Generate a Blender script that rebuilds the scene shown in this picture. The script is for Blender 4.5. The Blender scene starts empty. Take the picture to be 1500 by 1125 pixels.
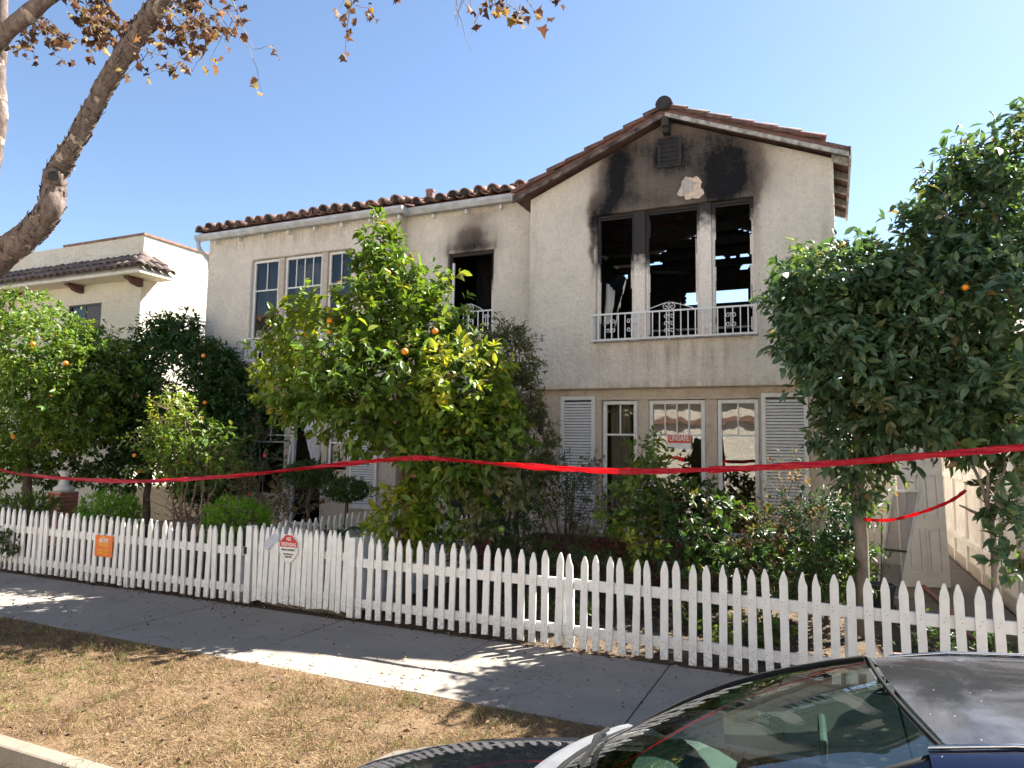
import bpy, math, random
import numpy as np
from mathutils import Vector, Matrix
R = math.radians
random.seed(7)
sc = bpy.context.scene
COL = sc.collection

# ------------------------------------------------------------------ camera
CAM_H = 1.85; FPX = 1040.0; YAW = R(24.3); PITCH = R(5.05); ROLL = R(0.9)
_fh = Vector((-math.sin(YAW), math.cos(YAW), 0)); _r0 = Vector((math.cos(YAW), math.sin(YAW), 0))
CF = _fh * math.cos(PITCH) + Vector((0, 0, math.sin(PITCH)))
_u0 = _r0.cross(CF)
CU = _u0 * math.cos(ROLL) - _r0 * math.sin(ROLL)
CR = _r0 * math.cos(ROLL) + _u0 * math.sin(ROLL)
CP = Vector((0, 0, CAM_H))
cam = bpy.data.cameras.new('camera'); cam.sensor_width = 36; cam.lens = FPX / 1500 * 36
cam.clip_end = 2000; cam.clip_start = 0.05
co = bpy.data.objects.new('camera', cam); COL.objects.link(co)
m = Matrix.Identity(4)
for i in range(3):
    m[i][0] = CR[i]; m[i][1] = CU[i]; m[i][2] = -CF[i]; m[i][3] = CP[i]
co.matrix_world = m
sc.camera = co
def at(x, y, Y):            # the point of the place at depth Y that the photograph shows at x, y
    d = CF + CR * ((x - 750) / FPX) - CU * ((y - 562.5) / FPX)
    return CP + d * (Y / d.y)

# ------------------------------------------------------------------ light
SUN_AZ = 38.0; SUN_EL = 46.8
w = bpy.data.worlds.new('World'); sc.world = w; w.use_nodes = True
nt = w.node_tree; bg = nt.nodes['Background']
sky = nt.nodes.new('ShaderNodeTexSky'); sky.sky_type = 'NISHITA'; sky.sun_disc = False
sky.sun_elevation = R(SUN_EL); sky.sun_rotation = R(SUN_AZ)
sky.air_density = 0.95; sky.dust_density = 0.4; sky.ozone_density = 2.0
nt.links.new(sky.outputs[0], bg.inputs[0]); bg.inputs[1].default_value = 0.051
sl = bpy.data.lights.new('sun', 'SUN'); sl.energy = 5.0; sl.angle = R(0.53); sl.color = (1.0, 0.955, 0.88)
so = bpy.data.objects.new('sun', sl); COL.objects.link(so)
sdir = Vector((math.sin(R(SUN_AZ)) * math.cos(R(SUN_EL)), math.cos(R(SUN_AZ)) * math.cos(R(SUN_EL)), math.sin(R(SUN_EL))))
so.rotation_euler = (-sdir).to_track_quat('-Z', 'Y').to_euler(); so.location = sdir * 40
sc.view_settings.view_transform = 'Standard'; sc.view_settings.look = 'None'
sc.view_settings.gamma = 1; sc.view_settings.use_curve_mapping = False
sc.view_settings.exposure = 2.24
sc.render.engine = 'CYCLES'
sc.cycles.max_bounces = 8; sc.cycles.diffuse_bounces = 4; sc.cycles.glossy_bounces = 4
sc.cycles.transparent_max_bounces = 12; sc.cycles.caustics_reflective = False; sc.cycles.caustics_refractive = False

# ------------------------------------------------------------------ helpers
class MB:
    def __init__(s): s.v = []; s.f = []
    def add(s, vs, fs):
        n = len(s.v); s.v += [tuple(v) for v in vs]; s.f += [tuple(i + n for i in f) for f in fs]; return s
    def box(s, x0, x1, y0, y1, z0, z1):
        return s.add([(x0,y0,z0),(x1,y0,z0),(x1,y1,z0),(x0,y1,z0),(x0,y0,z1),(x1,y0,z1),(x1,y1,z1),(x0,y1,z1)],
            [(0,3,2,1),(4,5,6,7),(0,1,5,4),(1,2,6,5),(2,3,7,6),(3,0,4,7)])
    def bar(s, a, b, wx, wz, up=(0,0,1)):     # square bar between two points
        a = Vector(a); b = Vector(b); d = (b - a).normalized(); up = Vector(up)
        if abs(d.dot(up)) > .98: up = Vector((0, 1, 0))
        r = d.cross(up).normalized(); u = r.cross(d)
        vs = [p + r * (sx * wx / 2) + u * (sz * wz / 2) for p in (a, b) for sx, sz in ((-1,-1),(1,-1),(1,1),(-1,1))]
        return s.add(vs, [(3,2,1,0),(4,5,6,7),(0,1,5,4),(1,2,6,5),(2,3,7,6),(3,0,4,7)])
    def prism(s, pts, y0, y1):                # polygon in (x,z) extruded along y
        n = len(pts)
        vs = [(x, y0, z) for x, z in pts] + [(x, y1, z) for x, z in pts]
        fs = [tuple(range(n)), tuple(range(2 * n - 1, n - 1, -1))] + [(i, i + n, (i + 1) % n + n, (i + 1) % n) for i in range(n)]
        return s.add(vs, fs)
    def prismx(s, pts, x0, x1):               # polygon in (y,z) extruded along x
        n = len(pts)
        vs = [(x0, y, z) for y, z in pts] + [(x1, y, z) for y, z in pts]
        fs = [tuple(range(n)), tuple(range(2 * n - 1, n - 1, -1))] + [(i, i + n, (i + 1) % n + n, (i + 1) % n) for i in range(n)]
        return s.add(vs, fs)
    def tube(s, pts, rad, n=8, cap=True, jit=0, rng=None, flat=None):
        pts = [Vector(p) for p in pts]; L = len(pts)
        rad = rad if hasattr(rad, '__len__') else [rad] * L
        n0 = len(s.v); ref = Vector((0.13, 0.21, 1)).normalized(); u = None
        for i, p in enumerate(pts):
            d = (pts[min(i + 1, L - 1)] - pts[max(i - 1, 0)]).normalized()
            if u is None:
                if abs(d.dot(ref)) > .9: ref = Vector((1, 0.1, 0)).normalized()
                u = (ref - d * ref.dot(d)).normalized()
            else: u = (u - d * u.dot(d)).normalized()
            v = d.cross(u)
            for k in range(n):
                a = 2 * math.pi * k / n
                r = rad[i] * (1 + (rng.uniform(-jit, jit) if rng else 0))
                s.v.append(tuple(p + u * (math.cos(a) * r) + v * (math.sin(a) * r)))
        for i in range(L - 1):
            for k in range(n):
                a = n0 + i * n + k; b = n0 + i * n + (k + 1) % n
                s.f.append((a, b, b + n, a + n))
        if cap:
            s.f.append(tuple(n0 + k for k in range(n - 1, -1, -1)))
            s.f.append(tuple(n0 + (L - 1) * n + k for k in range(n)))
        return s
    def lathe(s, prof, c, n=16):              # (r,z) profile around a vertical axis at c
        n0 = len(s.v)
        for r, z in prof:
            for k in range(n):
                a = 2 * math.pi * k / n
                s.v.append((c[0] + r * math.cos(a), c[1] + r * math.sin(a), c[2] + z))
        for i in range(len(prof) - 1):
            for k in range(n):
                a = n0 + i * n + k; b = n0 + i * n + (k + 1) % n
                s.f.append((a, b, b + n, a + n))
        s.f.append(tuple(n0 + k for k in range(n - 1, -1, -1)))
        s.f.append(tuple(n0 + (len(prof) - 1) * n + k for k in range(n)))
        return s
    def grid(s, rows):
        n0 = len(s.v); c = len(rows[0])
        for r in rows: s.v += [tuple(p) for p in r]
        for i in range(len(rows) - 1):
            for k in range(c - 1):
                a = n0 + i * c + k
                s.f.append((a, a + 1, a + c + 1, a + c))
        return s
    def mesh(s, name, smooth=False):
        me = bpy.data.meshes.new(name); me.from_pydata(s.v, [], s.f); me.update()
        if smooth: me.polygons.foreach_set('use_smooth', [True] * len(me.polygons))
        return me
    def build(s, name, mt, parent=None, smooth=False, bevel=0):
        return obj(name, s.mesh(name, smooth), mt, parent, bevel)

def obj(name, me, mt=None, parent=None, bevel=0):
    o = bpy.data.objects.new(name, me); COL.objects.link(o)
    if mt and me and not len(me.materials): me.materials.append(mt)
    if parent: put(o, parent)
    if bevel:
        b = o.modifiers.new('bevel', 'BEVEL'); b.width = bevel; b.segments = 2; b.limit_method = 'ANGLE'; b.angle_limit = R(40)
    return o
def root_loc(p):
    l = Vector(p.location)
    while p.parent: p = p.parent; l = l + Vector((0,0,0))
    return l
def put(o, parent):           # children keep world coordinates
    o.parent = parent
    o.matrix_parent_inverse = Matrix.Translation(-Vector(parent.get('_w', (0, 0, 0))))
    o['_w'] = (0.0, 0.0, 0.0)
    if tuple(o.location) != (0, 0, 0): o['_w'] = tuple(o.location)
def thing(name, loc, label, cat, group=None):
    o = bpy.data.objects.new(name, None); COL.objects.link(o); o.location = loc; o.empty_display_size = .2
    o['_w'] = tuple(float(c) for c in loc)
    return tag(o, label, cat, group)
def tag(o, label, cat, group=None, kind=None):
    if label: o['label'] = label
    if cat: o['category'] = cat
    if group: o['group'] = group
    if kind: o['kind'] = kind
    return o
def structure(o, label=None):
    o['kind'] = 'structure'
    if label: o['label'] = label
    return o

# ------------------------------------------------------------------ materials
class NT:
    def __init__(s, name):
        s.m = bpy.data.materials.new(name); s.m.use_nodes = True; s.t = s.m.node_tree
        s.b = s.t.nodes['Principled BSDF']; s.o = s.t.nodes['Material Output']; s._p = None
    def n(s, k, **kw):
        x = s.t.nodes.new(k)
        for a, b in kw.items(): setattr(x, a, b)
        return x
    def l(s, a, b): s.t.links.new(a, b)
    def set(s, sock, v):
        if isinstance(v, (int, float)):
            sock.default_value = v if sock.type == 'VALUE' else (v, v, v, 1)[:len(sock.default_value)]
        elif isinstance(v, tuple): sock.default_value = (v + (1,))[:len(sock.default_value)] if len(v) == 3 and len(sock.default_value) == 4 else v
        else: s.l(v, sock)
    def math(s, op, a, b=None, c=None, clamp=False):
        x = s.n('ShaderNodeMath', operation=op, use_clamp=clamp)
        for i, v in enumerate((a, b, c)):
            if v is not None: s.set(x.inputs[i], v)
        return x.outputs[0]
    @property
    def pos(s):
        if not s._p:
            g = s.n('ShaderNodeNewGeometry'); s._p = g.outputs['Position']
            sx = s.n('ShaderNodeSeparateXYZ'); s.l(s._p, sx.inputs[0]); s.xyz = sx.outputs
        return s._p
    def noise(s, scale, detail=4, rough=.55, vec=None, dist=0, stretch=None):
        v = vec or s.pos
        if stretch:
            mp = s.n('ShaderNodeMapping'); mp.inputs['Scale'].default_value = stretch; s.l(v, mp.inputs[0]); v = mp.outputs[0]
        x = s.n('ShaderNodeTexNoise'); s.l(v, x.inputs['Vector'])
        x.inputs['Scale'].default_value = scale; x.inputs['Detail'].default_value = detail
        x.inputs['Roughness'].default_value = rough; x.inputs['Distortion'].default_value = dist
        return x.outputs['Fac']
    def voro(s, scale, feature='F1', out='Distance', vec=None):
        x = s.n('ShaderNodeTexVoronoi', feature=feature); s.l(vec or s.pos, x.inputs['Vector']); x.inputs['Scale'].default_value = scale
        return x.outputs[out]
    def ramp(s, f, stops, interp='LINEAR'):
        x = s.n('ShaderNodeValToRGB'); s.l(f, x.inputs[0]); e = x.color_ramp.elements; x.color_ramp.interpolation = interp
        while len(e) < len(stops): e.new(.5)
        for i, (p, c) in enumerate(stops):
            e[i].position = p; e[i].color = (c if isinstance(c, tuple) else (c, c, c)) + (1,)
        return x.outputs[0]
    def rng(s, f, a, b, c=0, d=1):
        x = s.n('ShaderNodeMapRange'); s.set(x.inputs[0], f)
        for i, v in enumerate((a, b, c, d)): x.inputs[i + 1].default_value = v
        return x.outputs[0]
    def mix(s, f, a, b, mode='MIX'):
        x = s.n('ShaderNodeMix', data_type='RGBA', blend_type=mode); s.set(x.inputs[0], f); s.set(x.inputs[6], a); s.set(x.inputs[7], b)
        return x.outputs[2]
    def bump(s, h, strength=.3, dist=.01, prev=None):
        x = s.n('ShaderNodeBump'); x.inputs['Strength'].default_value = strength; x.inputs['Distance'].default_value = dist
        s.l(h, x.inputs['Height'])
        if prev: s.l(prev, x.inputs['Normal'])
        return x.outputs[0]
    def fin(s, col=None, rough=None, bump=None, metal=None, spec=None):
        if col is not None: s.set(s.b.inputs['Base Color'], col)
        if rough is not None: s.set(s.b.inputs['Roughness'], rough)
        if bump is not None: s.l(bump, s.b.inputs['Normal'])
        if metal is not None: s.set(s.b.inputs['Metallic'], metal)
        if spec is not None: s.b.inputs['Specular IOR Level'].default_value = spec
        return s.m
    def gauss(s, x, z, items):     # sum of soft soot blobs (cx, cz, sx, sz, amount)
        tot = None
        for cx, cz, sx, sz, am in items:
            a = s.math('POWER', s.math('ABSOLUTE', s.math('DIVIDE', s.math('SUBTRACT', x, cx), sx)), 2.0)
            b = s.math('POWER', s.math('ABSOLUTE', s.math('DIVIDE', s.math('SUBTRACT', z, cz), sz)), 2.0)
            g = s.math('MULTIPLY', s.math('EXPONENT', s.math('MULTIPLY', s.math('ADD', a, b), -1.0)), am)
            tot = g if tot is None else s.math('ADD', tot, g)
        return tot

def flat(name, col, rough=.6, var=.12, scale=9, bump=.0, metal=0, spec=.5, bscale=60):
    t = NT(name); t.pos
    f = t.noise(scale, 5); c2 = tuple(max(0, c * (1 - var * 2)) for c in col); c1 = tuple(min(1, c * (1 + var)) for c in col)
    c = t.ramp(f, [(.3, c2), (.7, c1)])
    b = t.bump(t.noise(bscale, 4), bump, .004) if bump else None
    return t.fin(c, rough, b, metal, spec)

def stucco(name, col, soot=None, rain=.5, bs=26, strength=.75, soot2=None):
    t = NT(name); t.pos
    x, y, z = t.xyz[0], t.xyz[1], t.xyz[2]
    n1 = t.noise(1.3, 5, .6); n2 = t.noise(6, 5, .6); n3 = t.noise(bs, 4, .6, dist=.6)
    c = t.mix(t.rng(n1, .35, .7), tuple(k * .86 for k in col), col)
    c = t.mix(t.math('MULTIPLY', t.rng(n2, .42, .75), .45), c, tuple(k * .70 for k in col))
    c = t.mix(t.math('MULTIPLY', t.rng(n3, .52, .75), .6), c, tuple(k * .58 for k in col))
    streak = t.noise(5, 5, .65, stretch=(1, 1, .12))
    c = t.mix(t.math('MULTIPLY', t.rng(streak, .5, .8), rain), c, (col[0] * .55, col[1] * .5, col[2] * .44))
    sp = t.math('MULTIPLY', t.rng(t.noise(38, 3, .5), .64, .7), .5)
    c = t.mix(sp, c, tuple(k * .45 for k in col))
    if soot:
        wv = t.math('MULTIPLY', t.math('SUBTRACT', t.noise(3.2, 5, .6), .5), .20)
        wz = t.math('MULTIPLY', t.math('SUBTRACT', t.noise(2.6, 5, .6, stretch=(1.3, 1, .8)), .5), .22)
        xs = t.math('ADD', x, wv); zs = t.math('ADD', z, wz)
        g = t.gauss(xs, zs, soot)
        g = t.math('MULTIPLY', g, t.rng(n3, .25, .75, 1.06, .86))
        g = t.math('MULTIPLY', g, t.rng(n2, .25, .8, 1.10, .82))
        g = t.math('MULTIPLY', g, t.rng(t.noise(4.5, 5, .65, stretch=(1.6, 1, .28)), .25, .8, 1.12, .80))
        c = t.mix(t.rng(g, .02, .85), c, (col[0] * .34, col[1] * .30, col[2] * .285))
        c = t.mix(t.rng(g, .30, 1.75), c, (.012, .0115, .013))
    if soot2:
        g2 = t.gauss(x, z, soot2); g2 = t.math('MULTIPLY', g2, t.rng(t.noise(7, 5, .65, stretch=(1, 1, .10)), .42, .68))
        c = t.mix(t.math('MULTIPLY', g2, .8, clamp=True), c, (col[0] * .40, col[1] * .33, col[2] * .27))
    ck = t.math('MULTIPLY', t.rng(t.math('ABSOLUTE', t.math('SUBTRACT', t.noise(1.1, 6, .62, dist=.4), .5)), 0, .0022, 1, 0), t.rng(t.noise(.7, 2), .52, .56))
    c = t.mix(t.math('MULTIPLY', ck, .55), c, tuple(k * .25 for k in col))
    h = t.math('ADD', t.math('MULTIPLY', n3, 1.0), t.math('MULTIPLY', t.noise(bs * 3.2, 3, .6), .35))
    h = t.math('ADD', h, t.math('MULTIPLY', t.voro(bs * .55, 'SMOOTH_F1'), .8))
    return t.fin(c, .92, t.bump(h, strength, .05), spec=.25)

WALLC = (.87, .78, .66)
sootA = [(at(903,258,10).x, at(903,258,10).z, .25, .44, 1.75), (at(884,308,10).x, 5.38, .17, .26, 1.4),
         (at(925,215,10).x, at(925,215,10).z, .40, .26, .8), (at(1070,240,10).x, at(1070,240,10).z, .44, .40, 1.7),
         (at(1066,280,10).x, at(1066,280,10).z, .40, .22, 1.2), (at(980,224,10).x, at(980,224,10).z, .25, .28, 1.3),
         (at(985,250,10).x, at(985,250,10).z, 1.0, .66, 1.12), (at(978,172,10).x, 6.70, .62, .18, .75),
         (at(960,302,10).x, 5.41, .85, .15, .5), (at(1040,195,10).x, at(1040,195,10).z, .55, .24, .6), (at(930,285,10).x, 5.52, .3, .2, .35),
         (at(868,380,10).x, 4.80, .045, .42, 1.0), (at(870,335,10).x, 5.2, .07, .3, 1.0), (at(1108,320,10).x, 5.1, .05, .5, .5)]
sootB = [(at(690,345,10.5).x, 5.42, .36, .22, 1.25), (at(690,360,10.5).x, 5.22, .42, .10, 1.2), (at(700,318,10.5).x, 5.78, .5, .14, .5), (-6.02, 5.0, .05, .4, .5), (-5.09, 5.0, .04, .35, .4)]
M = {}
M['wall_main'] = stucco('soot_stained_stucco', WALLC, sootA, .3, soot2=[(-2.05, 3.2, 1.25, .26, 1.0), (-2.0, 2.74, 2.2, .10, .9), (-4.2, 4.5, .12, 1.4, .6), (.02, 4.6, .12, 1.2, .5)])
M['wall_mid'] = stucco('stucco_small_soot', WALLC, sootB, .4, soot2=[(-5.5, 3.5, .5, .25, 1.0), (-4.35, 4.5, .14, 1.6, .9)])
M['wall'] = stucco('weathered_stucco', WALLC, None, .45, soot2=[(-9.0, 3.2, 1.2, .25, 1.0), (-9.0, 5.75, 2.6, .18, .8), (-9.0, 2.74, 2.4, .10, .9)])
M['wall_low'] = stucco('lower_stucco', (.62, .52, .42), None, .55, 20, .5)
M['cream'] = None
def cream():
    t = NT('cream_textured_stucco'); t.pos
    n1 = t.noise(1.1, 4); n2 = t.noise(5, 5)
    c = t.mix(t.rng(n1, .35, .7), (.60, .55, .445), (.665, .61, .505))
    c = t.mix(t.math('MULTIPLY', t.rng(n2, .5, .75), .3), c, (.64, .55, .41))
    v = t.math('ABSOLUTE', t.math('SUBTRACT', t.noise(3.2, 2, .4, dist=1.6), .5))
    h = t.math('ADD', t.rng(v, 0, .05, 1, 0), t.math('MULTIPLY', t.noise(40, 3), .25))
    return t.fin(c, .9, t.bump(h, .6, .025), spec=.25)
M['cream'] = cream()
def white_paint(name, chip=.5, col=(.84, .83, .81), dirt=(.42, .39, .35)):
    t = NT(name); t.pos
    oi = t.n('ShaderNodeObjectInfo')
    n = t.noise(14, 5, .6); n2 = t.noise(55, 4, .6); n3 = t.noise(4, 4, .6, stretch=(1, 1, .25))
    c = t.mix(t.rng(n, .35, .75), col, tuple(k * .86 for k in col))
    c = t.mix(t.rng(oi.outputs['Random'], 0, 1, 0, .16), c, (.66, .64, .60))
    c = t.mix(t.math('MULTIPLY', t.rng(n3, .56, .8), .35), c, dirt)
    ch = t.math('MULTIPLY', t.rng(n2, .69, .72), t.rng(n, .5, .6))
    low = t.math('MULTIPLY', t.rng(t.xyz[2], .0, .26, 1, 0), t.rng(n2, .44, .60))
    c = t.mix(t.math('MULTIPLY', low, .6 * chip), c, (.20, .17, .14))
    c = t.mix(t.math('MULTIPLY', ch, chip), c, (.16, .13, .11))
    return t.fin(c, .5, t.bump(t.math('ADD', n2, t.math('MULTIPLY', ch, -1.5)), .25, .004))
M['picket'] = white_paint('peeling_white_picket_paint', .9)
M['trim'] = white_paint('white_window_paint', .25, (.74, .73, .70))
M['iron'] = white_paint('white_iron_paint', .3, (.80, .80, .79))
M['shutter'] = white_paint('shutter_paint', .2, (.70, .68, .64))
M['gutter'] = flat('grey_gutter_metal', (.50, .50, .50), .5, .15, 6)
M['wood_grey'] = flat('weathered_fascia', (.42, .39, .36), .8, .3, 12, .4)
M['rake'] = flat('smoked_rake_board', (.14, .105, .095), .85, .5, 9, .4)
M['char'] = flat('charred_wood', (.016, .015, .016), .85, .5, 8, .6)
M['char2'] = flat('charred_plaster', (.035, .032, .032), .95, .6, 3, .6)
M['plaster'] = flat('bare_plaster', (.66, .52, .40), .95, .15, 20, .5)
M['plaster2'] = flat('grey_scratch_coat', (.48, .43, .37), .95, .15, 20, .5)
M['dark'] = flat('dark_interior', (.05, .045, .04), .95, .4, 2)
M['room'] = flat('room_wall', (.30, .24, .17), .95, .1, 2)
M['net'] = flat('dull_net_cloth', (.16, .15, .14), .9, .1, 6)
M['curtain'] = flat('white_curtain_cloth', (.72, .72, .74), .9, .08, 6)
def tile_mat(name, a, b, dark):
    t = NT(name); t.pos; oi = t.n('ShaderNodeObjectInfo')
    c = t.ramp(oi.outputs['Random'], [(0, a), (.55, b), (1, tuple((p + q) / 2 * .7 for p, q in zip(a, b)))])
    n = t.noise(7, 5, .6); n2 = t.noise(30, 4)
    c = t.mix(t.math('MULTIPLY', t.rng(n, .45, .7), dark), c, (.045, .04, .038))
    c = t.mix(t.math('MULTIPLY', t.rng(n2, .6, .75), .4), c, (.5, .4, .33))
    return t.fin(c, .85, t.bump(n2, .4, .006), spec=.3)
M['tile'] = tile_mat('terracotta_tile', (.27, .13, .095), (.34, .21, .165), .85)
M['tile_burnt'] = tile_mat('smoked_terracotta', (.20, .08, .06), (.17, .095, .08), .8)
M['tile_dark'] = tile_mat('shade_toned_tile', (.20, .14, .115), (.15, .115, .10), .6)  # terracotta darkened, the skirt roof's shade put into the colour
def leaf_mat(name, rough=.42, trans=.4, spec=.42, warm=(1.25, 1.2, .45)):
    t = NT(name)
    a = t.n('ShaderNodeAttribute', attribute_name='tint')
    t.set(t.b.inputs['Base Color'], a.outputs['Color']); t.b.inputs['Roughness'].default_value = rough
    t.b.inputs['Specular IOR Level'].default_value = spec
    tr = t.n('ShaderNodeBsdfTranslucent'); t.l(t.mix(1.0, a.outputs['Color'], warm, 'MULTIPLY'), tr.inputs[0])
    mx = t.n('ShaderNodeMixShader'); mx.inputs[0].default_value = trans
    t.l(t.b.outputs[0], mx.inputs[1]); t.l(tr.outputs[0], mx.inputs[2]); t.l(mx.outputs[0], t.o.inputs[0])
    return t.m
M['leaf'] = leaf_mat('citrus_leaf'); M['leaf_dry'] = leaf_mat('dry_leaf', .7, .35, .2, (1.3, 1.05, .7))
M['leaf_sheen'] = leaf_mat('sheeny_broad_leaf', .5, .35, .95)
M['grass'] = leaf_mat('dry_grass_blades', .8, .25, .15, (1.1, 1.05, .8))
def bark(name, a, b, sc_=12, pale=None):
    t = NT(name); t.pos
    n = t.noise(sc_, 6, .65, stretch=(1, 1, .45)); n2 = t.noise(sc_ * 5, 4)
    c = t.ramp(n, [(.3, a), (.65, b)])
    if pale:
        v = t.noise(5.5, 3, .5, dist=.8)
        c = t.mix(t.rng(v, .61, .63), c, pale)
    return t.fin(c, .9, t.bump(t.math('ADD', n, t.math('MULTIPLY', n2, .4)), .9, .02), spec=.2)
M['bark'] = bark('citrus_bark', (.05, .035, .028), (.16, .12, .09))
M['bark_pale'] = bark('grey_trunk', (.14, .11, .09), (.30, .25, .20))
M['bark_street'] = bark('flaking_sycamore_bark', (.07, .05, .042), (.20, .15, .125), 18, (.34, .28, .22))
M['twig'] = flat('dry_twig', (.22, .16, .12), .9, .3, 20)
def glass(name, tint=(.75, .78, .78), refl=1.5, base=.06):
    t = NT(name); t.pos
    g = t.n('ShaderNodeBsdfGlossy'); g.inputs['Roughness'].default_value = .015; g.inputs[0].default_value = (1, 1, 1, 1)
    wn = t.bump(t.noise(2.4, 2, .5, stretch=(1, 1, .5)), .22, .02); t.l(wn, g.inputs['Normal'])
    tr = t.n('ShaderNodeBsdfTransparent'); tr.inputs[0].default_value = tint + (1,)
    lw_ = t.n('ShaderNodeLayerWeight'); r0 = ((refl - 1) / (refl + 1)) ** 2
    fr = t.math('ADD', t.math('MULTIPLY', t.math('POWER', lw_.outputs['Facing'], 5.0), 1 - r0), r0 + base, clamp=True)
    mx = t.n('ShaderNodeMixShader'); t.l(fr, mx.inputs[0])
    t.l(tr.outputs[0], mx.inputs[1]); t.l(g.outputs[0], mx.inputs[2]); t.l(mx.outputs[0], t.o.inputs[0])
    return t.m
M['glass'] = glass('window_glass', (.72, .69, .62), 1.5, .07)
M['glass_up'] = glass('upper_window_glass', (.60, .60, .60), 1.3, .02)
M['glass_car'] = glass('windscreen_glass', (.50, .66, .58), 1.52, .05)

# ------------------------------------------------------------------ ground, road, pavement
def ground_mat():
    t = NT('garden_soil'); t.pos
    n = t.noise(3, 6, .65); n2 = t.noise(28, 5, .7)
    c = t.ramp(n, [(.3, (.055, .04, .028)), (.6, (.12, .088, .06)), (.8, (.17, .13, .085))])
    c = t.mix(t.math('MULTIPLY', t.rng(n2, .5, .7), .5), c, (.21, .16, .10))
    return t.fin(c, .95, t.bump(n2, .9, .03), spec=.2)
def conc_mat(name, base=(.275, .24, .20)):
    t = NT(name); t.pos; oi = t.n('ShaderNodeObjectInfo')
    n = t.noise(1.6, 6, .65); n2 = t.noise(70, 4, .6); n3 = t.noise(9, 6, .65)
    c = t.mix(t.rng(n, .35, .68), tuple(k * .78 for k in base), base)
    c = t.mix(t.rng(oi.outputs['Random'], 0, 1, 0, .35), c, tuple(k * .82 for k in base))
    c = t.mix(t.math('MULTIPLY', t.rng(n3, .56, .72), .5), c, tuple(k * .55 for k in base))
    c = t.mix(t.math('MULTIPLY', t.rng(n2, .6, .7), .35), c, tuple(k * .5 for k in base))
    sp = t.rng(t.voro(23), .0, .045, 1, 0)
    c = t.mix(t.math('MULTIPLY', sp, .6), c, (.10, .085, .07))
    cr = t.math('MULTIPLY', t.rng(t.math('ABSOLUTE', t.math('SUBTRACT', t.noise(.9, 5, .6), .5)), 0, .0035, 1, 0), t.rng(t.noise(.5, 2), .5, .54))
    c = t.mix(t.math('MULTIPLY', cr, .7), c, (.05, .045, .04))
    st_ = t.rng(t.noise(2.6, 4, .6, dist=.8), .60, .72); c = t.mix(t.math('MULTIPLY', st_, .45), c, tuple(k * .5 for k in base))
    gum = t.rng(t.voro(3.1), .0, .035, 1, 0); c = t.mix(t.math('MULTIPLY', gum, .55), c, (.06, .055, .05))
    h = t.math('ADD', n2, t.math('MULTIPLY', n3, .5)); h = t.math('SUBTRACT', h, t.math('MULTIPLY', cr, 1.5))
    return t.fin(c, .85, t.bump(h, .35, .006), spec=.3)
def road_mat():
    t = NT('pale_concrete_road'); t.pos  # pale tone picked so the street bounces sunlight onto the facade
    n = t.noise(90, 4, .7); n2 = t.noise(2, 5)
    c = t.mix(t.rng(n2, .3, .7), (.22, .215, .205), (.27, .262, .25))
    c = t.mix(t.math('MULTIPLY', t.rng(n, .55, .75), .5), c, (.36, .35, .33))
    return t.fin(c, .85, t.bump(n, .7, .01))
def lawn_mat():
    t = NT('dry_lawn_soil'); t.pos
    n = t.noise(2.2, 6, .65); n2 = t.noise(40, 5, .7); n3 = t.noise(11, 5, .65)
    c = t.ramp(n, [(.3, (.07, .043, .027)), (.48, (.16, .10, .056)), (.72, (.24, .165, .095))])
    c = t.mix(t.math('MULTIPLY', t.rng(n3, .55, .7), .6), c, (.10, .06, .035))
    c = t.mix(t.math('MULTIPLY', t.rng(n2, .5, .68), .7), c, (.29, .20, .105))
    return t.fin(c, .95, t.bump(n2, 1.0, .03), spec=.15)
M['soil'] = ground_mat(); M['conc'] = conc_mat('pavement_concrete'); M['kerb'] = conc_mat('kerb_concrete', (.23, .19, .145))
M['conc_dark'] = conc_mat('dirty_path_concrete', (.13, .11, .09)); M['road'] = road_mat(); M['lawn'] = lawn_mat()
ROAD_Z = -.17
g = MB().grid([[(x, y, -.19) for x in (-400, -60, -20, 20, 60, 400)] for y in (-400, -60, -20, 20, 60, 400)]).build('ground', M['soil']); structure(g)
road = MB().box(-120, 120, -6.3, 2.805, -.30, ROAD_Z).build('road', M['road']); structure(road)
kerb = structure(bpy.data.objects.new('kerb', None)); COL.objects.link(kerb); kerb['_w'] = (0., 0., 0.)
kx = [-60, -9.2, -6.1, -3.0, .1, 3.2, 60]
for i in range(6):
    MB().box(kx[i] + .004, kx[i + 1] - .004, 2.81, 2.93, -.3, .004).build('kerb_stone', M['kerb'], kerb, bevel=.018)
# parkway lawn with gentle lumps
rw = np.random.RandomState(3)
def lump(x, y): return .012 * math.sin(x * 2.1 + y) + .01 * math.sin(x * 5.3 - y * 3.1) + .006 * math.sin(y * 9 + x * 7)
rows = [[(x, y, (.0 if y in (2.93, 4.745) else -.004 + lump(x, y)) - .004) for x in np.linspace(-40, 8, 240)] for y in [2.93] + list(np.linspace(2.97, 4.71, 14)) + [4.745]]
lawn = MB().grid(rows).build('parkway', M['lawn'], smooth=True); structure(lawn)
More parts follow.
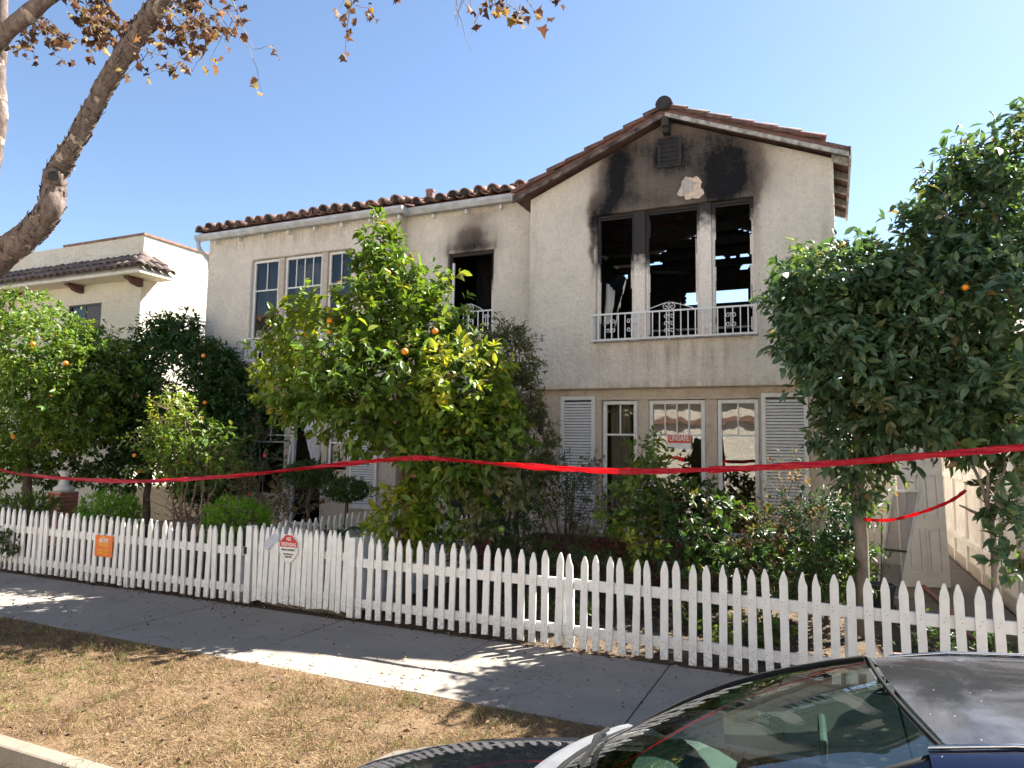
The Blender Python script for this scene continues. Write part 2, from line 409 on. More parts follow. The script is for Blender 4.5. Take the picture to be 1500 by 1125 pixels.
# pavement slabs
sw = structure(bpy.data.objects.new('pavement', None)); COL.objects.link(sw); sw['_w'] = (0., 0., 0.)
jx = [-60, -24, -21.6, -19.2] + [-16.8 + 1.72 * i for i in range(15)] + [40]
for i in range(len(jx) - 1):
    z = .0 + random.uniform(-.004, .004)
    MB().box(jx[i] + .006, jx[i + 1] - .006, 4.75, 6.31, -.12, z).build('concrete_slab', M['conc'], sw, bevel=.008)
garden = MB().grid([[(x, y, -.03 + (.05 * math.sin(x * 1.7 + y) * math.sin(y * 2.3) + .03 if 6.6 < y else 0)) for x in np.linspace(-30, 12, 140)] for y in np.linspace(6.3, 30, 60)]).build('garden', M['soil'], smooth=True); structure(garden)
path = structure(bpy.data.objects.new('path', None)); COL.objects.link(path); path['_w'] = (0., 0., 0.)
for i in range(4):
    MB().box(-6.05, -4.9, 6.52 + i * 1.0, 7.51 + i * 1.0, -.1, .055 + .003 * (i % 2)).build('concrete_slab', M['conc'], path, bevel=.008)
drive = structure(bpy.data.objects.new('side_path', None)); COL.objects.link(drive); drive['_w'] = (0., 0., 0.)
for i in range(8):
    MB().box(.62, 1.80, 8.6 + i * 1.5, 10.09 + i * 1.5, -.1, .07 + .003 * (i % 2)).build('concrete_slab', M['conc_dark'], drive, bevel=.008)

# ------------------------------------------------------------------ walls with openings
def wall(xs0, xs1, z0, z1, y, t, holes, gable=None):
    X = sorted({xs0, xs1} | {h[0] for h in holes} | {h[1] for h in holes}); Z = sorted({z0, z1} | {h[2] for h in holes} | {h[3] for h in holes})
    mb = MB(); idx = {}
    def vid(x, z, k):
        key = (x, z, k)
        if key not in idx: idx[key] = len(mb.v); mb.v.append((x, y + (t if k else 0), z))
        return idx[key]
    cells = set()
    for i in range(len(X) - 1):
        for j in range(len(Z) - 1):
            cx = (X[i] + X[i + 1]) / 2; cz = (Z[j] + Z[j + 1]) / 2
            if any(h[0] < cx < h[1] and h[2] < cz < h[3] for h in holes): continue
            cells.add((i, j))
    for i, j in cells:
        a = [(X[i], Z[j]), (X[i + 1], Z[j]), (X[i + 1], Z[j + 1]), (X[i], Z[j + 1])]
        mb.f.append(tuple(vid(*p, 0) for p in a)); mb.f.append(tuple(vid(*p, 1) for p in reversed(a)))
        for (di, dj), (p, q) in {(0, -1): (0, 1), (1, 0): (1, 2), (0, 1): (2, 3), (-1, 0): (3, 0)}.items():
            if (i + di, j + dj) not in cells and not (gable and dj == 1 and j == len(Z) - 2):
                mb.f.append((vid(*a[q], 0), vid(*a[p], 0), vid(*a[p], 1), vid(*a[q], 1)))
    if gable:
        gx, gz = gable
        mb.add([(xs0, y, z1), (xs1, y, z1), (gx, y, gz), (xs0, y + t, z1), (xs1, y + t, z1), (gx, y + t, gz)],
               [(0, 1, 2), (5, 4, 3), (1, 4, 5, 2), (2, 5, 3, 0)])
    return mb

house = thing('stucco_house', (-5.6, 10.2, 0), 'fire-damaged two-storey beige stucco house with red tile roof behind the picket fence', 'house')
# main projecting block
HX0, HX1 = -4.25, .09
GX, GZ = -2.09, 6.62
UW = (-3.17, -.92, 3.43, 5.34)
wall(HX0, HX1, 2.72, 5.72, 10.0, .16, [UW], (GX, GZ)).build('upper_wall', M['wall_main'], house, bevel=.02)['label'] = 'beige gable wall blackened by soot above its burnt windows'
LW = (-3.12, -.90, .66, 2.56)
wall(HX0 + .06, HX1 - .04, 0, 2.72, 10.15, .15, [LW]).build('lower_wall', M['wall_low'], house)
MB().box(HX1 - .16, HX1, 10.16, 18.0, 2.72, 5.74).build('side_wall', M['wall'], house)
MB().box(HX1 - .19, HX1 - .04, 10.30, 18.0, 0, 2.72).build('side_wall', M['wall_low'], house)
MB().box(HX0, HX0 + .16, 10.16, 15.0, 0, 5.72).build('side_wall', M['wall'], house)
# left wing and recessed middle
LWH = (-10.27, -7.88, 3.40, 5.40)
wall(-11.42, -6.86, 2.70, 5.92, 10.3, .15, [LWH]).build('upper_wall', M['wall'], house, bevel=.02)
MWH = (-6.0, -5.12, 3.72, 5.16)
wall(-6.86, HX0 - .002, 2.70, 5.92, 10.52, .15, [MWH]).build('upper_wall', M['wall_mid'], house)
MB().box(-7.01, -6.862, 10.452, 10.67, 2.70, 5.92).build('side_wall', M['wall'], house)
LLH = [(-10.2, -9.38, .85, 2.50), (-9.26, -8.5, .35, 2.50), (-8.4, -7.92, .85, 2.50)]
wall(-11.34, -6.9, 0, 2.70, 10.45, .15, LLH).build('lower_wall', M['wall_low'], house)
DRH = (-5.9, -5.0, .42, 2.48)
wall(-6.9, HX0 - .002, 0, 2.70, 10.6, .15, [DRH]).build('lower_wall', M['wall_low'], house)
MB().box(-11.42, -11.27, 10.45, 18.0, 0, 5.92).build('side_wall', M['wall'], house)
MB().box(-11.27, HX1 - .16, 17.84, 18.0, 0, 3.0).build('rear_wall', M['wall'], house)
# floors / rooms behind the openings
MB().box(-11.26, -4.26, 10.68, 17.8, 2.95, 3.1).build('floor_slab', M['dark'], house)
MB().box(-4.08, -.08, 10.32, 17.8, 2.8, 2.95).build('floor_slab', M['char2'], house)
MB().box(-11.26, HX1 - .2, 10.7, 17.8, .2, .3).build('floor_slab', M['dark'], house)
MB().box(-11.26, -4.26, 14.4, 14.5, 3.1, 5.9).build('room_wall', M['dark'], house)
MB().box(-11.26, -.2, 13.4, 13.5, .3, 2.8).build('room_wall', M['room'], house)
MB().box(-7.2, -7.1, 10.7, 14.4, 3.1, 5.9).build('room_wall', M['char2'], house)
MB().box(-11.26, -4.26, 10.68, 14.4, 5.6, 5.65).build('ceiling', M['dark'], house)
# burnt room: charred rear laths with gaps to the sky
RY = 15.2
def gap(x0, y0, x1, y1):
    a = at(x0, y0, RY); b = at(x1, y1, RY); return (a.x, b.x, b.z, a.z)
gaps = []
for (xa, xb, ya, yb) in ((904, 1012, 388, 390.5), (906, 975, 394, 396), (1043, 1079, 376, 379.5), (1082, 1099, 372, 377), (1086, 1099, 382, 385), (1084, 1099, 390, 393), (890, 898, 359.5, 361), (956, 968, 384, 386), (1044, 1054, 368, 370), (1062, 1072, 366, 368)):
    x = xa
    while x < xb - 2:
        l = random.uniform(8, 26); gaps.append(gap(x, ya + random.uniform(-.4, .4), min(x + l, xb), yb)); x += l + random.uniform(2, 9)
sky_hole = gap(1004, 430, 1099, 440)
lath = structure_dummy = None
zz = 2.95; k = 0
while zz < 6.75:
    hgt = .045
    cuts = []
    for (a, b, c, d) in gaps + [sky_hole]:
        if zz < d and zz + hgt > c: cuts.append((a + random.uniform(-.03, .03), b + random.uniform(-.03, .03)))
    xs = HX0 + .17; segs = []
    for a, b in sorted(cuts):
        if a > xs: segs.append((xs, a))
        xs = max(xs, b)
    if xs < -.1: segs.append((xs, -.1))
    hw = 99 if zz < 5.6 else max(0, (6.62 - zz) / .42)
    for a, b in segs:
        a = max(a, GX - hw); b = min(b, GX + hw)
        if b - a > .03:
            MB().box(a, b, RY + random.uniform(0, .03), RY + .05, zz, zz + hgt - random.choice([-.004, -.004, -.004, .003])).build('charred_board', M['char'], house)
    zz += hgt
for i, yy in enumerate((11.2, 12.0, 12.8, 13.6, 14.4)):
    MB().box(HX0 + .17, -.1, yy, yy + .06, 5.52, 5.66).build('charred_joist', M['char'], house)
for i, xx in enumerate((-3.6, -2.9, -2.2, -1.5, -.8)):
    MB().bar((xx, RY - .12, 2.95), (xx + random.uniform(-.05, .05), RY - .12, 5.6), .05, .09, (0, 1, 0)).build('charred_stud', M['char'], house)
MB().box(HX0 + .162, HX0 + .18, 10.3, RY, 2.96, 5.6).build('charred_lining', M['char'], house)
MB().box(HX1 - .18, HX1 - .162, 10.3, RY, 2.96, 5.6).build('charred_lining', M['char'], house)
MB().bar(at(905, 397, 12.5), at(1005, 400, 12.5), .03, .05).build('fallen_batten', M['char2'], house)
MB().bar(at(960, 470, 11.5), at(1006, 494, 10.9), .03, .05).build('fallen_batten', M['char2'], house)
MB().bar(at(955, 485, 11.2), at(1100, 478, 11.4), .03, .03).build('fallen_batten', M['wood_grey'], house)

# upper burnt window: posts, frames
def frame_rect(x0, x1, z0, z1, y, wd=.05, dp=.06):
    return MB().box(x0, x0 + wd, y, y + dp, z0, z1).box(x1 - wd, x1, y, y + dp, z0, z1).box(x0 + wd, x1 - wd, y, y + dp, z1 - wd, z1).box(x0 + wd, x1 - wd, y, y + dp, z0, z0 + wd)
def sootpaint():
    t = NT('heat_blistered_paint'); t.pos
    n = t.noise(9, 5, .65); n2 = t.noise(45, 4)
    z = t.math('ADD', t.xyz[2], t.math('MULTIPLY', t.math('SUBTRACT', n, .5), .6))
    x = t.math('ADD', t.xyz[0], t.math('MULTIPLY', t.math('SUBTRACT', n2, .5), .08))
    c = t.mix(t.rng(n2, .4, .7), (.80, .73, .65), (.66, .57, .49))
    lm = t.rng(x, -1.9, -2.3, 4.95, 4.45)
    f = t.rng(t.math('SUBTRACT', z, lm), -.08, .22)
    c = t.mix(f, c, (.028, .024, .024))
    c = t.mix(t.math('MULTIPLY', t.rng(n2, .68, .72), .4), c, (.25, .19, .15))
    return t.fin(c, .85, t.bump(n2, .6, .008))
M['blister'] = sootpaint()
win = [(-3.17, -2.60), (-2.43, -1.66), (-1.49, -.92)]
for a, b in ((-2.60, -2.43), (-1.66, -1.49)):
    MB().box(a, b, 10.03, 10.15, 3.43, 5.34).build('window_post', M['blister'], house, bevel=.012)
for (a, b), ztop in zip(win, (5.34, 5.34, 5.34)):
    f = frame_rect(a + .002, b - .002, 3.432, ztop - .002, 10.08, .035, .06).build('burnt_window_frame', M['blister'], house)
    # jagged remains of sash and glass
    mb = MB(); rr = random.Random(int(a * 100))
    for sx in (a + .037, b - .06):
        z = 3.5
        while z < 5.2:
            h = rr.uniform(.08, .35)
            if rr.random() < .6: MB().box(sx, sx + rr.uniform(.008, .024), 10.10, 10.12, z, z + h).build('sash_remains', M['blister'], f)
            z += h
    MB().box(a + .04, b - .04, 10.095, 10.115, ztop - .07, ztop - .045).build('sash_remains', M['blister'], f)
MB().box(-3.2, -.89, 9.955, 10.02, 3.395, 3.428).build('window_sill', M['wood_grey'], house, bevel=.008)
# plaster patch (uneven outline, stands a little proud) and vent
def blob(cx, cz, rx, rz, y0, y1, seed, n=26, j=.28):
    rr = random.Random(seed); pts = []
    ph = [rr.uniform(0, 6.28) for _ in range(5)]
    for i in range(n):
        a = 2 * math.pi * i / n
        r = 1 + j * (.5 * math.sin(3 * a + ph[0]) + .35 * math.sin(5 * a + ph[1]) + .3 * math.sin(8 * a + ph[2]) + .25 * rr.uniform(-1, 1))
        pts.append((cx + rx * r * math.cos(a), cz + rz * r * math.sin(a)))
    return MB().prism(pts, y0, y1)
pc = at(1013, 277, 10)
pp = blob(pc.x, pc.z, .165, .165, 9.992, 10.01, 5).build('exposed_plaster', M['plaster'], house)
pp['label'] = 'pale irregular patch where stucco fell off above the window'
pc = at(1007, 273, 10); blob(pc.x, pc.z, .095, .125, 9.987, 10.0, 8).build('scratch_coat', M['plaster2'], pp)
v0 = at(966, 206, 10); v1 = at(996, 241, 10)
vent = frame_rect(v0.x - .02, v1.x + .02, v1.z - .02, v0.z + .02, 9.975, .03, .03).build('gable_vent', M['char2'], house)
MB().box(v0.x, v1.x, 9.993, 9.998, v1.z, v0.z).build('vent_back', M['char'], vent)
nz = 6
for i in range(nz):
    z = v1.z + (i + .5) * (v0.z - v1.z) / nz
    MB().add([(v0.x + .012, 9.978, z + .006), (v1.x - .012, 9.978, z + .006), (v1.x - .012, 9.99, z - .010), (v0.x + .012, 9.99, z - .010),
              (v0.x + .012, 9.983, z + .010), (v1.x - .012, 9.983, z + .010), (v1.x - .012, 9.993, z - .006), (v0.x + .012, 9.993, z - .006)],
             [(0, 1, 2, 3), (7, 6, 5, 4), (0, 4, 5, 1), (1, 5, 6, 2), (2, 6, 7, 3), (3, 7, 4, 0)]).build('vent_slat', M['blister'], vent)

# balcony railings
def spiral(mb, c, r, turns, a0, sgn, rad=.006, y=0, n=18):
    pts = []
    for i in range(n + 1):
        t = i / n; a = a0 + sgn * turns * 2 * math.pi * t; q = r * (1 - .82 * t)
        pts.append((c[0] + q * math.cos(a), y, c[1] + q * math.sin(a)))
    mb.tube(pts, rad, 5)
def scroll(mb, x, zc, y, s):
    mb.tube([(x, y, zc - s), (x, y, zc + s)], .006, 5)
    for sx in (-1, 1):
        for sz in (-1, 1):
            cx = x + sx * s * .38; cz = zc + sz * s * .62
            spiral(mb, (cx, cz), s * .40, 1.25, math.pi if sx > 0 else 0, -sx * sz * 1.0, .0055, y)
def railing(x0, x1, z0, z1, y, yw, nb, scrolls, arch=None):
    mb = MB()
    mb.box(x0, x1, y - .011, y + .011, z1 - .022, z1).box(x0, x1, y - .010, y + .010, z0, z0 + .018)
    for x in (x0, x1 - .018):
        mb.box(x, x + .018, y + .0112, yw, z1 - .021, z1 - .002).box(x, x + .018, y + .0112, yw, z0 + .001, z0 + .017)
    r = mb.build('balcony_railing', M['iron'], house)
    for i in range(nb + 1):
        x = x0 + .012 + (x1 - x0 - .024) * i / nb
        MB().box(x - .007, x + .007, y - .007, y + .007, z0 + .0182, z1 - .0222).build('baluster', M['iron'], r)
    for x in scrolls:
        s = MB(); scroll(s, x, (z0 + z1) / 2 + .01, y - .012, .095); s.build('iron_scroll', M['iron'], r)
    if arch:
        xc, hw, h = arch; s = MB()
        for sx in (-1, 1):
            pts = [(xc + sx * hw * (1 - t), y, z1 + h * (t ** .8)) for t in np.linspace(0, .8, 8)]
            pts += [(xc + sx * hw * .10, y, z1 + h * .93), (xc + sx * .015, y, z1 + h * .72)]
            s.tube(pts, .007, 5); spiral(s, (xc + sx * .045, z1 + .045), .045, 1.2, math.pi / 2, -sx, .006, y)
        s.tube([(xc, y, z0 - .04), (xc, y, z1 + .12)], .007, 5)
        for dz in (.1, .2, .3):
            for sx in (-1, 1): spiral(s, (xc + sx * .04, z0 + dz), .036, 1.2, math.pi if sx > 0 else 0, -sx, .005, y - .006)
        s.build('iron_crest', M['iron'], r)
    return r
A = lambda px: at(px, 480, 9.86).x
railing(A(866), A(1109), 3.405, 3.80, 9.86, 10.0, 23, [A(895), A(925), A(1036), A(1071)], (A(980), .34, .115))
B = lambda px: at(px, 510, 10.16).x
railing(B(353), B(353) + 2.55, 3.40, 3.83, 10.16, 10.3, 24, [B(378), B(378) + .95], (B(353) + 1.27, .3, .13))
C_ = lambda px: at(px, 470, 10.38).x
railing(C_(650), C_(723), 3.73, 4.10, 10.38, 10.52, 10, [C_(712)], (C_(687), .25, .13))

# left wing windows
def window(x0, x1, z0, z1, y, cols, rows_top, split, glassm, wd=.05, trim=None, parent=None):
    f = frame_rect(x0, x1, z0, z1, y, wd, .07).build('window', trim or M['trim'], parent or house, bevel=.006)
    MB().box(x0 + wd, x1 - wd, y + .035, y + .041, z0 + wd, z1 - wd).build('pane', glassm, f)
    zs = z0 + (z1 - z0) * split
    mb = MB().box(x0 + wd, x1 - wd, y + .015, y + .034, zs - .014, zs + .014)
    for i in range(1, cols):
        x = x0 + wd + (x1 - x0 - 2 * wd) * i / cols
        mb.box(x - .009, x + .009, y + .017, y + .0345, zs + .0141, z1 - wd)
    for i in range(1, rows_top):
        z = zs + (z1 - wd - zs) * i / rows_top
        mb.box(x0 + wd, x1 - wd, y + .0175, y + .0335, z - .008, z + .008)
    mb.build('glazing_bar', trim or M['trim'], f)
    return f
Lx = lambda px: at(px, 372, 10.36).x
for a, b in ((411, 419), (474, 482)):
    MB().box(Lx(a), Lx(b), 10.33, 10.44, 3.402, 5.398).build('window_post', M['wall_low'], house, bevel=.01)
window(-10.265, Lx(411) - .003, 3.405, 5.39, 10.37, 2, 1, .70, M['glass_up'])
window(Lx(419) + .003, Lx(474) - .003, 3.405, 5.39, 10.37, 4, 1, .70, M['glass_up'])
window(Lx(482) + .003, -7.885, 3.405, 5.39, 10.37, 2, 1, .70, M['glass_up'])
MB().box(-10.3, -7.85, 10.255, 10.315, 3.372, 3.402).build('window_sill', M['trim'], house, bevel=.006)
# middle burnt window: one jamb of frame left
f = frame_rect(-5.995, -5.125, 3.725, 5.155, 10.57, .05, .06).build('burnt_window_frame', M['blister'], house)
MB().box(-5.94, -5.90, 10.575, 10.60, 3.78, 5.0).build('sash_remains', M['trim'], f)
MB().box(-6.02, -5.10, 10.47, 10.535, 3.69, 3.718).build('window_sill', M['trim'], house, bevel=.006)
MB().box(-6.0, -4.3, 11.6, 11.65, 3.1, 5.6).build('charred_lining', M['char'], house)

# ground floor windows of the main block
lw = [(-3.11, -2.585), (-2.415, -1.62), (-1.455, -.905)]
for a, b in ((-2.585, -2.415), (-1.62, -1.455)):
    MB().box(a, b, 10.17, 10.28, .66, 2.56).build('window_post', M['wall_low'], house, bevel=.01)
for (a, b), c in zip(lw, (2, 4, 2)):
    window(a + .004, b - .004, .67, 2.55, 10.19, c, 1, .735, M['glass'], .055)
MB().box(-3.16, -.86, 10.08, 10.16, .615, .655).build('window_sill', M['trim'], house, bevel=.008)
def shutter(x0, x1, z0, z1, y, parent=house):
    s = frame_rect(x0, x1, z0, z1, y, .055, .035).build('shutter', M['shutter'], parent, bevel=.004)
    MB().box(x0 + .056, x1 - .056, y + .027, y + .033, z0 + .056, z1 - .056).build('louvre_gap_shade', M['rake'], s)  # dark sheet standing in for the shade between the louvres
    n = int((z1 - z0 - .11) / .0425); me = None
    for i in range(n):
        z = z0 + .06 + i * .0425
        if me is None:
            me = MB().add([(x0 + .055, y + .001, 0), (x1 - .055, y + .001, 0), (x1 - .055, y + .023, .0315), (x0 + .055, y + .023, .0315),
                (x0 + .055, y + .007, -.002), (x1 - .055, y + .007, -.002), (x1 - .055, y + .0252, .0265), (x0 + .055, y + .0252, .0265)],
                [(0, 1, 2, 3), (7, 6, 5, 4), (0, 4, 5, 1), (1, 5, 6, 2), (2, 6, 7, 3), (3, 7, 4, 0)]).mesh('louvre')
        o = obj('louvre', me, M['shutter']); o.location.z = z; put(o, s)
    return s
shutter(-3.75, -3.21, .70, 2.62, 10.105)
shutter(-.868, -.285, .70, 2.625, 10.105)
shutter(-7.86, -7.27, .72, 2.42, 10.405)
# left ground-floor openings
window(-10.195, -9.385, .855, 2.495, 10.49, 2, 1, .62, M['glass_up'], .05)
window(-8.395, -7.925, .855, 2.495, 10.49, 2, 1, .62, M['glass_up'], .05)
frame_rect(-9.255, -8.505, .355, 2.495, 10.50, .05, .07).build('door_frame', M['trim'], house, bevel=.006)
d = MB().box(-5.89, -5.01, 10.65, 10.70, .43, 2.47).build('door', M['dark'], house)
MB().lathe([(.012, 0), (.03, .01), (.03, .04), (.012, .05)], (-5.1, 10.63, 1.35), 10).build('door_knob', M['gutter'], d)
# gutter, downpipe, rafter tails
def gutter(x0, x1, y, z):
    prof = [(y + .005, z), (y + .005, z - .11), (y - .07, z - .11), (y - .115, z - .05), (y - .115, z), (y - .10, z), (y - .10, z - .045), (y - .062, z - .095), (y - .01, z - .095), (y - .01, z)]
    return MB().prismx(prof, x0, x1).build('gutter', M['gutter'], house)
gutter(-11.62, -6.74, 10.20, 5.985)
gutter(-6.84, -4.40, 10.42, 6.0)
MB().prismx([(10.42, 5.983), (10.42, 5.876), (10.13, 5.876), (10.086, 5.935), (10.086, 5.983)], -6.739, -6.70).build('gutter_end', M['gutter'], house)
MB().tube([(-11.56, 10.14, 5.90), (-11.56, 10.15, 5.78), (-11.54, 10.20, 5.68), (-11.50, 10.28, 5.60), (-11.47, 10.36, 5.5), (-11.47, 10.4, 5.3), (-11.47, 10.4, .2)], .04, 10).build('downpipe', M['gutter'], house, smooth=True)
for i in range(8):
    x = -11.2 + i * .62
    MB().box(x, x + .035, 10.215, 10.298, 5.80, 5.87).build('rafter_tail', M['trim'], house)
for x in (-6.3, -5.65, -5.0, -4.6):
    MB().box(x, x + .035, 10.435, 10.518, 5.81, 5.88).build('rafter_tail', M['trim'], house)
# low tiled roof over left wing and middle
def roofslab(x0, x1, ye, ze, yr, zr, t=.05):
    return MB().prismx([(ye, ze), (yr, zr), (yr, zr + t), (ye, ze + t)], x0, x1)
SL = math.tan(R(15))
rl = roofslab(-11.60, -6.70, 10.19, 5.99, 15.2, 5.99 + 5.01 * SL).build('roof', M['tile_burnt'], house)
rm = roofslab(-6.699, -4.30, 10.41, 6.005, 15.2, 6.005 + 4.79 * SL).build('roof', M['tile_burnt'], house)
def barrel(r0, r1, L, n=8, t=.016, a0=0, a1=math.pi):
    mb = MB(); vs = []
    for y, r in ((0, r0), (L, r1)):
        for k in range(n + 1):
            a = a0 + (a1 - a0) * k / n; vs.append((math.cos(a) * r, y, math.sin(a) * r))
        for k in range(n + 1):
            a = a0 + (a1 - a0) * k / n; vs.append((math.cos(a) * (r - t), y, math.sin(a) * (r - t)))
    c = n + 1; fs = []
    for k in range(n):
        fs += [(k, k + 1, 2 * c + k + 1, 2 * c + k), (c + k + 1, c + k, 3 * c + k, 3 * c + k + 1), (k + 1, k, c + k, c + k + 1), (2 * c + k, 2 * c + k + 1, 3 * c + k + 1, 3 * c + k)]
    fs += [(0, 2 * c, 3 * c, c), (n, c + n, 3 * c + n, 2 * c + n)]
    mb.add(vs, fs); return mb
tile_me = barrel(.105, .085, .44).mesh('roof_tile', True); tile_me.materials.append(M['tile'])
tile_b = barrel(.105, .085, .44).mesh('roof_tile', True); tile_b.materials.append(M['tile_burnt'])
end_me = MB().prism([(.092 * math.cos(a), .092 * math.sin(a)) for a in np.linspace(0, math.pi, 9)], .03, .06).mesh('tile_mortar'); end_me.materials.append(M['char2'])
pan_me = barrel(.10, .09, .44, 6, .014, math.pi, 2 * math.pi).mesh('pan_tile', True); pan_me.materials.append(M['tile'])
def tiles(parent, x0, x1, ye, ze, slope, courses, rng_, mesh=tile_me, pan=pan_me, pitch=.252, step=.36):
    n = int(round((x1 - x0) / pitch)); 
    for i in range(n):
        x = x0 + (i + .5) * (x1 - x0) / n
        for c in range(courses):
            s = c * step
            o = obj('roof_tile', mesh); q = rng_.uniform(-1, 1)
            o.location = (x + rng_.uniform(-.012, .012), ye + s * math.cos(slope) - .06 + rng_.uniform(-.02, .02), ze + s * math.sin(slope) + .055 + .012 * (c % 2) + rng_.uniform(-.012, .035))
            o.rotation_euler = (slope - R(3) + R(4) * q, R(7) * rng_.uniform(-1, 1), R(5) * rng_.uniform(-1, 1)); o.scale = (rng_.uniform(.9, 1.08), 1, rng_.uniform(.9, 1.15)); put(o, parent)
            if c == 0 and mesh is tile_me and rng_.random() < .8:
                e = obj('tile_mortar', end_me); e.location = o.location; e.rotation_euler = o.rotation_euler; put(e, parent)
            if pan and c < 2:
                o = obj('pan_tile', pan); o.location = (x + pitch / 2, ye + s * math.cos(slope) - .04, ze + s * math.sin(slope) + .135); o.rotation_euler = (slope, 0, 0); put(o, parent)
rt = random.Random(4)
tiles(rl, -11.62, -6.74, 10.16, 6.01, R(15), 4, rt)
tiles(rm, -6.70, -4.48, 10.38, 6.025, R(15), 4, rt)
pv = at(630, 291, 10.8)
MB().lathe([(.075, -.3), (.075, .12), (.085, .12), (.085, .16), (.06, .16), (.06, .1)], (pv.x, 10.8, pv.z), 14).build('vent_pipe', M['tile'], house, smooth=False)
# gable roof
EL, ER, EZL, EZR = -4.47, .29, 5.70, 5.70
def gslab(xe, ze, y0, y1, t=.06):
    return MB().prism([(GX, GZ + .05), (xe, ze), (xe, ze + t), (GX, GZ + .05 + t)], y0, y1)
gl = gslab(EL, EZL, 9.80, 15.3).build('roof', M['tile_burnt'], house)
gr = gslab(ER, EZR, 9.80, 12.5).build('roof', M['tile_burnt'], house)
MB().prism([(GX, GZ + .05), (HX1, EZR + .09), (HX1, EZR + .15), (GX, GZ + .11)], 12.51, 15.3).build('roof', M['char'], house)
MB().prism([(HX1 + .005, 5.42), (HX1 + .25, 5.38), (HX1 + .25, 5.50), (HX1 + .005, 5.54)], 13.4, 13.75).build('burnt_eave_stub', M['char2'], house)
for (xe, ze, par) in ((EL, EZL, gl), (ER, EZR, gr)):
    dx = xe - GX; dz = ze - (GZ + .05)
    MB().prism([(GX, GZ + .045), (xe, ze - .005), (xe, ze - .065), (GX, GZ - .015)], 9.80, 9.835).build('rake_board', M['rake'] if xe < GX else M['wood_grey'], house)
    L = math.hypot(dx, dz); nT = 8; ang = math.atan2(-dz, abs(dx))
    for i in range(nT):
        t = (i + .02) / nT
        # tiles run up the slope along the verge, each lapping over the one below
        px = GX + dx * (1 - t); pz = GZ + .05 + dz * (1 - t) + .055 + rt.uniform(-.006, .01)
        if xe > 0 and i == 0: continue
        me = tile_b
        for row, yy in enumerate((9.845, 10.09, 10.34)):
            if xe > 0 and i == 1 and row: continue
            o = obj('roof_tile', me)
            s = 1 if xe < GX else -1
            rot = Matrix.Rotation(math.pi / 2 * (-s), 4, 'Z') @ Matrix.Rotation(ang + R(-2.5) + R(rt.uniform(-1, 1)), 4, 'X')
            o.matrix_world = Matrix.Translation((px, yy + rt.uniform(-.01, .01), pz)) @ rot
            o.parent = par; o.matrix_parent_inverse = Matrix.Identity(4)
for i in range(5):
    o = obj('ridge_tile', tile_b); o.location = (GX, 9.72 + i * .4, GZ + .13); o.scale = (1.15, 1, 1.15); o.rotation_euler = (R(-2), 0, 0); put(o, gl)
me = MB().prism([(GX + .10 * math.cos(a), GZ + .145 + .10 * math.sin(a)) for a in np.linspace(0, 2 * math.pi, 18)[:-1]], 9.705, 9.76).mesh('ridge_end')
obj('ridge_end', me, M['char2'], gl)
MB().box(GX - .05, GX + .05, 9.78, 9.98, GZ - .16, GZ - .03).box(GX - .05, GX + .05, 9.84, 9.98, GZ - .24, GZ - .16).build('ridge_beam_end', M['char2'], house, bevel=.01)
for i in range(5):
    y = 10.0 + i * .58
    MB().prism([(HX1 - .02, EZR - .02), (ER - .02, EZR - .105), (ER - .02, EZR - .01), (HX1 - .02, EZR + .08)], y, y + .06).build('rafter_tail', M['wood_grey'], house)
MB().box(ER - .015, ER + .012, 9.80, 12.5, EZR - .10, EZR + .07).build('fascia', M['wood_grey'], house)

# brick planter under the windows
pl = thing('brick_planter', (-2.0, 9.7, 0), 'low dark red brick planter wall beneath the ground-floor windows', 'planter')
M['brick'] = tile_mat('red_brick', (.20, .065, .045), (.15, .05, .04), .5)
MB().box(-4.0, -.05, 9.66, 9.86, 0, .60).build('mortar_core', M['char2'], pl)
bme = MB().box(0, .195, 0, .09, 0, .057).mesh('brick'); bme.materials.append(M['brick'])
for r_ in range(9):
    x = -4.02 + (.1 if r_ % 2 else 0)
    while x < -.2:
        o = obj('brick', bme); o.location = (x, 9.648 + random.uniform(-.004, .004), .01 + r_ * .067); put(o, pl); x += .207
# brick steps at the entry
st = thing('entry_steps', (-5.5, 10.2, 0), 'brick entry steps at the end of the path behind the orange tree', 'steps')
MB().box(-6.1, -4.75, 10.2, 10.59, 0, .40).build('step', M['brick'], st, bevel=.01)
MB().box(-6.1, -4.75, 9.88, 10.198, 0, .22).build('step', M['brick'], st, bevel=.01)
# lantern
lp = at(785, 618, 10.08)
ln = thing('wall_lantern', (lp.x + .1, 10.06, 2.05), 'small black iron lantern on the wall left of the louvred shutter', 'lamp')
cx, cz = lp.x + .1, lp.z
MB().lathe([(.02, .20), (.09, .13), (.095, .11), (.075, .10)], (cx, 10.02, cz), 6).build('lantern_roof', M['char'], ln)
MB().lathe([(.045, -.12), (.07, .10)], (cx, 10.02, cz), 6).build('lantern_body', M['char2'], ln)
MB().lathe([(.015, -.2), (.05, -.125), (.05, -.12)], (cx, 10.02, cz), 6).build('lantern_base', M['char'], ln)
MB().tube([(cx, 10.02, cz + .2), (cx, 10.05, cz + .26), (cx, 10.15, cz + .18)], .01, 6).build('bracket', M['char'], ln)

